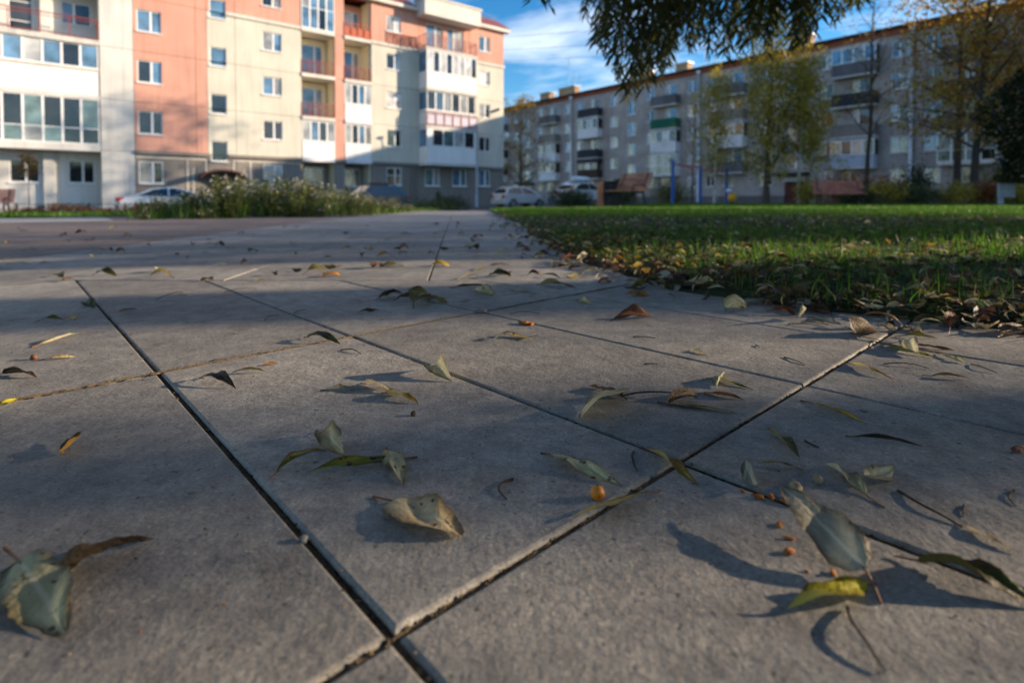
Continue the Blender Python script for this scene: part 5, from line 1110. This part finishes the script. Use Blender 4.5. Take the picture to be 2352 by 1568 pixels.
# ---- aster bed
def aster(seed, h, nf, nst=16):
    nr = np.random.RandomState(seed); r = random.Random(seed); root = empty('aster_plant'); b = MB(); C_ = []; D_ = []; heads = []
    for k in range(nst):
        a = r.uniform(0, 6.28); e = r.uniform(.02, .20); hh = h*r.uniform(.6, 1.08); pts = limb_path((cos(a)*e*.6, sin(a)*e*.6, 0), (cos(a)*e, sin(a)*e, hh), hh, 5, .14, r)
        b.tube(pts, [.0035, .003, .0028, .0024, .002, .0014], 3, False)
        for q in range(34):
            t = r.random()**.8*4.99; i = int(t); p = pts[i].lerp(pts[i+1], t-i); a2 = r.uniform(0, 6.28); C_.append(p); D_.append((cos(a2), sin(a2), r.uniform(-.3, .7)))
        if k < nf:
            for q in range(3):
                p = pts[-1]+Vector((r.uniform(-.05, .05), r.uniform(-.05, .05), r.uniform(-.06, .02))); b.tube([pts[-2], p], [.0014, .001], 3, False); heads.append(p)
    b.build('stems', M_twigb, root); n = len(C_); s = nr.uniform(.03, .085, n)
    link(bpy.data.objects.new('foliage', soup('foliage', leaf_quads(np.array(C_), np.array(D_), s, s*.3, nr), 4, F_aster)), root)
    f = MB(); f.smooth = False
    for p in heads:
        rr = r.uniform(.009, .016); u = Vector((r.uniform(-.8, .8), -1, r.uniform(-.1, .9))).normalized(); v = u.cross(Vector((0, 0, 1))).normalized(); w = u.cross(v); f.cm = 0
        for k in range(9):
            a = 2*pi*k/9; d1 = v*cos(a)+w*sin(a); d2 = v*cos(a+.28)+w*sin(a+.28); d0 = v*cos(a-.28)+w*sin(a-.28); f.add([p, p+d0*rr*.7, p+d1*rr+u*.002, p+d2*rr*.7], [(0, 1, 2, 3)])
        f.cm = 1; f.ball(p+u*.0015, rr*.27, 6, 4)
    tag(f.build('flower_heads', [M_petal, M_heart], root), kind='stuff'); return root
AP = [aster(201, .46, 12), aster(202, .52, 8), aster(203, .36, 8), aster(204, .58, 13, 18)]
ra = random.Random(9); used = set(); na = 0
def bed_ok(x, y):
    front = 5.93+(x+4.27)*.738 if x < -1.8 else 7.75
    rgt = float(np.interp(y, [5, 7.75, 11.6, 17], [-1.95, -1.86, -1.66, -1.35])); lft = -4.25-(y-5.95)*.42
    return y > front+.10 and lft < x < rgt-.12 and y < 13.5
while na < 118:
    y = 5.9+6.6*ra.random()**1.4; x = ra.uniform(-7, -1.3)
    if not bed_ok(x, y): continue
    near = (y-(5.93+(x+4.27)*.738)); k = 2 if near < .35 else ra.choice((0, 1, 3, 0, 1))
    o = AP[k] if k not in used else copy_tree(AP[k]); used.add(k); o.location = (x, y, gz(x, y)-.005); o.rotation_euler = (0, 0, ra.uniform(0, 6.28))
    s = ra.uniform(.8, 1.15)*(.62 if near < .2 else 1)*float(np.interp(x/y, [-.66, -.60, -.54, -.46, -.36, -.296, -.257, -.218, -.17, -.12], [.45, .58, .95, 1.05, 1.04, .82, .56, .40, .30, .22])); o.scale = (s, s, s)
    tag(o, 'leafy aster with small white daisy flowers in the bed beside the path', 'flower plant', 'white asters in the flower bed'); na += 1
for k in range(4):
    if k not in used: AP[k].location = (-3, 9, 0); tag(AP[k], 'leafy aster with small white daisy flowers in the bed beside the path', 'flower plant', 'white asters in the flower bed')
nb = 5200; q_ = [(ra.uniform(-7.5, -1.2), ra.uniform(5.9, 14.5)) for _ in range(40000)]; q_ = np.array([p for p in q_ if bed_ok(*p)][:nb]); nb = len(q_)
tag(blades('bed_grass', q_[:,0], q_[:,1], np.array([gz(x, y) for x, y in q_]), rs.uniform(.08, .30, nb)*np.interp(q_[:,0]/q_[:,1], [-.66, -.60, -.54, -.34, -.257, -.2, -.12], [.75, .8, 1, 1, .6, .4, .35]), rs.uniform(.006, .014, nb), [F_grass, F_aster], .4, 8, rs.choice([0, 1], nb)), kind='stuff')
# orange ground cover in the far left bed
n = 6500; nr = np.random.RandomState(12); t = nr.rand(n); c = np.stack([-19.5+11.2*t+nr.normal(0, .3, n), 20.5+1.6*nr.rand(n), np.zeros(n)], 1); c[:, 2] = np.array([gz(x, y) for x, y, _ in c])+.08+.42*nr.rand(n)*(.65+.35*np.sin(c[:, 0]*2.1))
d = nr.normal(0, 1, (n, 3)); s = nr.uniform(.05, .12, n)
tag(link(bpy.data.objects.new('orange_flower_bed', soup('orange_flower_bed', leaf_quads(c, d, s, s*.6, nr), 4, [F_ground, F_bush], (nr.rand(n) > .66).astype(int)))), kind='stuff')
# low fence behind it
fr = empty('low_fence', (-21, 23.4, gz(-18, 23.4))); tag(fr, 'low black metal fence behind the orange flower bed', 'fence')
for i in range(9): 
    b = MB(); b.box(-.025, .025, -.025, .025, -.05, .55); o = b.build('fence_post', M_iron, fr); o.location = (i*1.45, i*.12, 0)
for zz in (.32, .50):
    b = MB(); b.tube([(0, 0, zz), (11.6, .96, zz)], .014, 5); b.build('fence_rail', M_iron, fr)
b = MB(); b.tube([(0, 0, 0), (0, 0, .62)], .02, 6); b.ball((0, 0, .72), .16, 10, 7, (1.1, .8, .9), .1); o = b.build('red_rose', [M_door]); o.location = (-13.4, 22.9, gz(-13.4, 22.9)); tag(o, 'single dark red bloom standing up left of the white sedan', 'flower')
# ================================================================== CARS
def car(name, label, loc, heading, L_, H_, W_, paint, shape='hatch', group='parked cars'):
    root = empty(name, (loc[0], loc[1], gz(*loc)-.06), math.atan2(heading[1], heading[0])); tag(root, label, 'car', group); h = L_/2
    if shape == 'sedan': low = [(-h, .42), (-h+.04, .78), (-h+.22, .93), (-h*.62, .99), (h*.42, .93), (h*.9, .74), (h, .58), (h, .36)]; cab = [(-h*.74, .98), (-h*.40, 1.34), (-h*.12, H_), (h*.10, H_-.02), (h*.34, 1.22), (h*.52, .93)]
    elif shape == 'suv': low = [(-h, .48), (-h+.03, 1.0), (-h+.10, 1.08), (h*.40, 1.06), (h*.9, .95), (h, .75), (h, .42)]; cab = [(-h+.10, 1.07), (-h*.78, H_-.06), (-h*.6, H_), (h*.12, H_-.02), (h*.46, 1.05)]
    else: low = [(-h, .42), (-h+.02, .82), (-h+.10, 1.0), (h*.42, .98), (h*.86, .78), (h, .55), (h, .36)]; cab = [(-h+.12, 1.0), (-h*.80, H_-.16), (-h*.55, H_-.02), (-h*.05, H_), (h*.22, H_-.13), (h*.60, .96)]
    bot = .26; wr = .32; wx = (-h*.60, h*.62); prof = list(low); und = [(h-.05, bot)]
    for x in (wx[1], wx[0]):
        und += [(x+wr*1.16*cos(a), bot+max(0, wr*1.12*sin(a)+.04)) for a in [0.15+(pi-.3)*i/7 for i in range(8)]]
    und.append((-h+.05, bot)); outline = prof+und; n = len(outline); b = MB(); hw = W_/2; secs = [(-hw, .86), (-hw+.05, .965), (-hw+.16, 1.0), (hw-.16, 1.0), (hw-.05, .965), (hw, .86)]
    cz0 = .62; vs = []
    for y, f in secs: vs += [(x*(.985 if f < .9 else 1), y, cz0+(z-cz0)*(f if z > cz0 else 1)) for x, z in outline]
    fs = []
    for k in range(len(secs)-1):
        for i in range(n): fs.append((k*n+i, k*n+(i+1)%n, (k+1)*n+(i+1)%n, (k+1)*n+i))
    b.add(vs, fs+[tuple(range(n))[::-1], tuple(range((len(secs)-1)*n, len(secs)*n))]); b.build('body', paint, root)
    m = len(cab); b = MB(); ct = [(y, f) for y, f in ((-hw+.03, 0), (-hw+.20, 1), (hw-.20, 1), (hw-.03, 0))]; zb, ztop = .93, H_; vs = []
    def side(x, z, sgn): return (x, sgn*(hw-.04-.19*max(0, (z-.95)/(H_-.95))), z)
    cv = [side(x, z, -1) for x, z in cab]+[side(x, z, 1) for x, z in cab]
    b.add(cv, [tuple(range(m)), tuple(range(m, 2*m))[::-1]]+[(i, m+i, m+i+1, i+1) for i in range(m-1)]); b.build('cabin', paint, root)
    def inner(t): # shrink cabin profile for side glass
        cx_ = sum(p[0] for p in cab)/m; return [(cx_+(x-cx_)*.90, .985+(z-.985)*.84+.015) for x, z in cab]
    ip = inner(0)
    for sgn in (-1, 1):
        xs = [p[0] for p in ip]; mid = (min(xs)+max(xs))/2+.05
        for part_ in (0, 1):
            poly = [(x, z) for x, z in ip]
            poly = clip(poly if area(poly) > 0 else poly[::-1], 1 if part_ == 0 else -1, 0, (mid-.035) if part_ == 0 else -(mid+.035))
            if len(poly) < 3: continue
            g = MB(); k = len(poly); v = []
            for off in (.012, -.01):
                for x, z in poly: p = side(x, z, sgn); v.append((p[0], p[1]+sgn*off, p[2]))
            g.add(v, [tuple(range(k)), tuple(range(k, 2*k))]+[(i, (i+1)%k, k+(i+1)%k, k+i) for i in range(k)]); g.build('side_window', M_cglass, root)
    def glassquad(nm, i0, i1, f0, f1):
        (x0, z0), (x1, z1) = cab[i0], cab[i1]; dx, dz = x1-x0, z1-z0; ln = math.hypot(dx, dz); nx_, nz_ = -dz/ln, dx/ln
        if nz_ < 0: nx_, nz_ = -nx_, -nz_
        g = MB(); v = []
        for off in (.012, -.008):
            for f in (f0, f1):
                x, z = x0+dx*f, z0+dz*f; yy = hw-.04-.19*max(0, (z-.95)/(H_-.95))-.07
                for s in (-1, 1): v.append((x+nx_*off, s*yy, z+nz_*off))
        g.add(v, [(0, 1, 3, 2), (4, 5, 7, 6), (0, 1, 5, 4), (2, 3, 7, 6), (0, 2, 6, 4), (1, 3, 7, 5)]); g.build(nm, M_cglass, root)
    glassquad('rear_window', 0, 1, .12, .95); glassquad('windscreen', m-1, m-2, .08, .95)
    for x in wx:
        for s in (-1, 1):
            b = MB(); b.tube([(0, -.1, 0), (0, -.085, 0), (0, .085, 0), (0, .1, 0)], [wr-.03, wr, wr, wr-.03], 20); w = b.build('wheel', M_tyre, root); w.location = (x, s*(hw-.11), wr-.0)
            b = MB(); b.tube([(0, s*.085, 0), (0, s*.108, 0)], [.21, .20], 16)
            for q in range(5): a = 2*pi*q/5; b.obox((cos(a)*.11, s*.112, sin(a)*.11), (cos(a)*.1, 0, sin(a)*.1), (0, .008, 0), (-sin(a)*.025, 0, cos(a)*.025))
            b.build('rim', M_rim, w)
    for s in (-1, 1):
        b = MB(); zl_ = .86 if shape != 'suv' else .98; b.box(-h-.012, -h+.22, s*(hw-.30), s*(hw-.015), zl_-.16, zl_+.06) if s > 0 else b.box(-h-.012, -h+.22, -hw+.015, -hw+.30, zl_-.16, zl_+.06); b.build('tail_light', M_tail, root)
        b = MB(); y0, y1 = sorted((s*(hw-.42), s*(hw-.03))); b.box(h-.28, h-.02, y0, y1, .60, .72); b.build('headlight', M_head, root)
        b = MB(); y0, y1 = sorted((s*(hw-.02), s*(hw+.16))); b.box(h*.34, h*.34+.12, y0, y1, .97, 1.10); b.build('wing_mirror', paint, root)
        b = MB(); y0, y1 = sorted((s*(hw-.015), s*(hw+.012))); b.box(-.16, .02, y0, y1, .80, .83); b.build('door_handle', paint, root)
    b = MB(); b.box(-h-.05, -h+.12, -hw+.08, hw-.08, .30, .52); b.build('rear_bumper', paint if shape != 'suv' else M_blackp, root)
    b = MB(); b.box(-h-.015, -h+.02, -.26, .26, .60, .71); b.build('number_plate', M_pvc, root)
    return root
PL = (.776, .630)
car('parked_sedan', 'white sedan half hidden behind the aster bed at the left', (-17.3, 28.0), PL, 4.45, 1.43, 1.78, C_white, 'sedan')
suv = car('parked_suv', 'dark estate car with roof bars behind the aster bed', (-8.7, 33.8), (-.776, -.63), 4.5, 1.68, 1.82, C_dark, 'suv')
for s in (-.55, .55):
    b = MB(); b.box(-1.5, .6, s-.02, s+.02, 1.72, 1.76)
    for x in (-1.4, .5): b.box(x-.03, x+.03, s-.02, s+.02, 1.66, 1.72)
    b.build('roof_rail', M_blackp, suv)
b = MB(); b.box(-1.15, -.2, -.66, .66, 1.765, 1.83); b.build('rack_load', M_bgray, suv)
for x in (-1.15, -.45): b = MB(); b.box(x, x+.12, -.67, .67, 1.832, 1.86); b.build('load_strap', M_tail, suv)
car('parked_hatchback', 'silver hatchback with its rear towards the path', (.55, 40.6), (.80, .60), 3.95, 1.54, 1.72, C_silver, 'hatch')
car('parked_hatchback', 'white car under a white roof box behind the round bush', (5.0, 38.5), (.72, .69), 4.2, 1.50, 1.75, C_white, 'hatch')
b = MB(); n = 8; secs = [(-.95, .25, .10), (-.85, .36, .17), (-.3, .40, .20), (.5, .38, .19), (.85, .28, .12), (.97, .12, .05)]; vs = []
for x, w, hh in secs: vs += [(x, w*cos(2*pi*k/12), .20+hh*sin(2*pi*k/12)) for k in range(12)]
b.smooth = True; b.add(vs, [(i*12+k, i*12+(k+1)%12, (i+1)*12+(k+1)%12, (i+1)*12+k) for i in range(5) for k in range(12)]+[tuple(range(12)), tuple(range(60, 72))]); rbx = b.build('roof_box', C_white); rbx.location = (4.75, 38.3, gz(4.75, 38.3)+1.48); rbx.rotation_euler = (0, 0, math.atan2(.69, .72)); tag(rbx, 'white streamlined roof box on top of the white car', 'roof box')
for x in (-.5, .5): b = MB(); b.box(x-.03, x+.03, -.55, .55, -.05, .02); b.build('cross_bar', M_blackp, rbx)
# ================================================================== STREET FURNITURE
lp = empty('street_lamp', (-2.72, 42.65, gz(-2.72, 42.65)-.05)); tag(lp, 'slim pale blue lamp post with curved arm before the projecting balconies', 'street lamp')
b = MB(); b.tube([(0, 0, 0), (0, 0, .9), (0, 0, .92), (0, 0, 6.4)], [.10, .10, .07, .05], 10); b.build('post', M_lamp, lp)
b = MB(); b.tube([(0, 0, 6.35), (.2, 0, 6.75), (.7, 0, 7.1), (1.15, 0, 7.3)], [.04, .035, .032, .03], 8); b.build('arm', M_lamp, lp)
b = MB(); b.obox((1.42, 0, 7.42), (.34, 0, .12), (0, .14, 0), (-.025, 0, .07)); hd = b.build('lamp_head', M_bgray, lp); b = MB(); b.obox((1.44, 0, 7.335), (.25, 0, .088), (0, .10, 0), (-.006, 0, .012)); b.build('lens', M_pvc, hd)
def bench(name, label, loc, face, L_, wood, z=None, planks=7):
    r = empty(name, (loc[0], loc[1], (hl(*loc) if z is None else z)), math.atan2(face[1], face[0])-pi/2); tag(r, label, 'bench')   # local +y = front
    for s in (-1, 1):
        x = s*(L_/2-.16); b = MB(); w = .028
        b.tube([(x, .30, 0), (x, .25, .22), (x, .24, .42)], w, 6); b.tube([(x, -.30, 0), (x, -.22, .25), (x, -.19, .42), (x, -.30, .72), (x, -.42, .97)], w, 6); b.tube([(x, .26, .42), (x, -.20, .42)], w, 6); b.tube([(x, .26, .42), (x, .22, .62), (x, -.22, .64)], w*.8, 6); b.build('bench_side', M_iron, r)
    for i in range(5): b = MB(); b.box(-L_/2, L_/2, -.16+i*.092, -.16+i*.092+.078, .45, .485); b.build('seat_slat', wood, r)
    for i in range(planks):
        t = i/(planks-1); z0 = .53+t*.42; y0 = -.205-t*.205; b = MB(); hh = .42/(planks-1)*.36; b.obox((0, y0, z0), (L_/2, 0, 0), (0, -.40*hh, .92*hh), (0, .014, .006)); b.build('back_slat', wood, r)
    return r
bench('park_bench', 'wooden bench with leaning slatted back and black legs beside the litter bin', (3.25, 15.6), (-.80, -.60), 1.15, M_wood, hl(3.25, 15.6)+.01)
bench('park_bench', 'dark wooden bench cut off at the left border', (-19.35, 20.0), (.45, -.89), 1.9, M_woodr, gz(-19.35, 20.0)+.02)
bench('red_bench', 'salmon red bench with wide boards before the grey block', (13.4, 22.6), (-.25, -.97), 1.85, M_woodr, .02, 5)
bn = empty('litter_bin', (2.85, 16.4, hl(2.85, 16.4)+.01), .25); tag(bn, 'square litter bin with black box and wooden side panel beside the bench', 'litter bin')
b = MB(); b.box(-.2, .26, -.2, .2, .04, .76); b.box(-.22, .28, -.22, .22, .765, .80); b.build('box', M_iron, bn)
for k in range(3): b = MB(); b.box(-.262, -.235, -.21+.142*k, -.21+.142*k+.134, .02, .78); b.build('side_board', M_wood, bn)
b = MB(); b.box(-.234, -.205, -.2, .2, .06, .74); b.build('board_backing', M_iron, bn)
hb = empty('exercise_bars', (7.86, 27, hl(7.86, 26)+.0)); tag(hb, 'blue posts with thin red horizontal bars on the lawn', 'exercise bars')
hbp = [(0, 0, 2.12), (2.35, 3.0, 2.05), (4.95, 6.0, 2.08)]
for x, y, h in hbp:
    b = MB(); b.tube([(x, y, -.1), (x, y, h), (x, y, h+.03)], [.085, .085, .05], 10); b.build('post', M_bpost, hb)
for i in range(2):
    (x0, y0, h0), (x1, y1, h1) = hbp[i], hbp[i+1]; b = MB(); hz = min(h0, h1)-.10-.1*i; b.tube([(x0, y0, hz), (x1, y1, hz)], .035, 8); b.build('red_bar', M_rbar, hb)
ry = empty('spring_rocker', (12.15, 30.6, .06)); tag(ry, 'small yellow playground rocker with white rounded top beside the last blue post', 'rocker')
b = MB(); b.ball((.05, 0, .32), .26, 14, 9, (1.0, .7, 1.05)); b.build('body', M_yel, ry); b = MB(); b.ball((-.12, 0, .66), .17, 14, 9, (1.05, .8, .85)); b.build('head', M_wb, ry); b = MB(); b.tube([(-.12, 0, .60), (-.12, 0, .64)], [.175, .175], 14); b.build('collar', M_blu, ry); b = MB(); b.tube([(0, 0, 0), (0, 0, .1)], .07, 10); b.build('spring', M_iron, ry)
ub = empty('utility_box', (16.1, 18.0, hl(16.1, 18)-.01), -.5); tag(ub, 'grey metal utility box on one leg at the lawn edge by the conifer', 'utility box')
b = MB(); b.box(-.2, .2, -.12, .12, .28, .72); b.box(-.22, .22, -.14, .14, .722, .74); b.build('cabinet', M_box, ub); b = MB(); b.box(-.2, -.06, -.05, .05, 0, .278); b.build('leg', M_box, ub); b = MB(); b.box(-.16, .16, -.13, -.122, .32, .68); b.build('door', M_box, ub)
for k, (x, y, lab) in enumerate([(-5.0, 25, 'short dark bollard nearer the dark estate car'), (-3.4, 24, 'short dark bollard nearer the round green bush')]):
    b = MB(); b.tube([(0, 0, -.05), (0, 0, .52), (0, 0, .56)], [.07, .07, .03], 10); o = b.build('bollard', M_iron); o.location = (x, y, gz(x, y)); tag(o, lab, 'bollard', 'short dark bollards by the bed')
for k, (y0, z0) in enumerate([(70, 19.6), (71, 18.4), (72, 17.3)]):
    b = MB(); pts = [(-20+110*i/12, y0-22*i/12, z0+(3.6 if k == 0 else 3.2)*i/12-1.2*sin(pi*i/12)) for i in range(13)]; b.tube(pts, .022, 4); o = b.build('overhead_cable', M_iron); tag(o, ['uppermost of the thin cables crossing the sky', 'middle one of the thin cables crossing the sky', 'lowest of the thin cables crossing the sky'][k], 'cable', 'overhead cables')
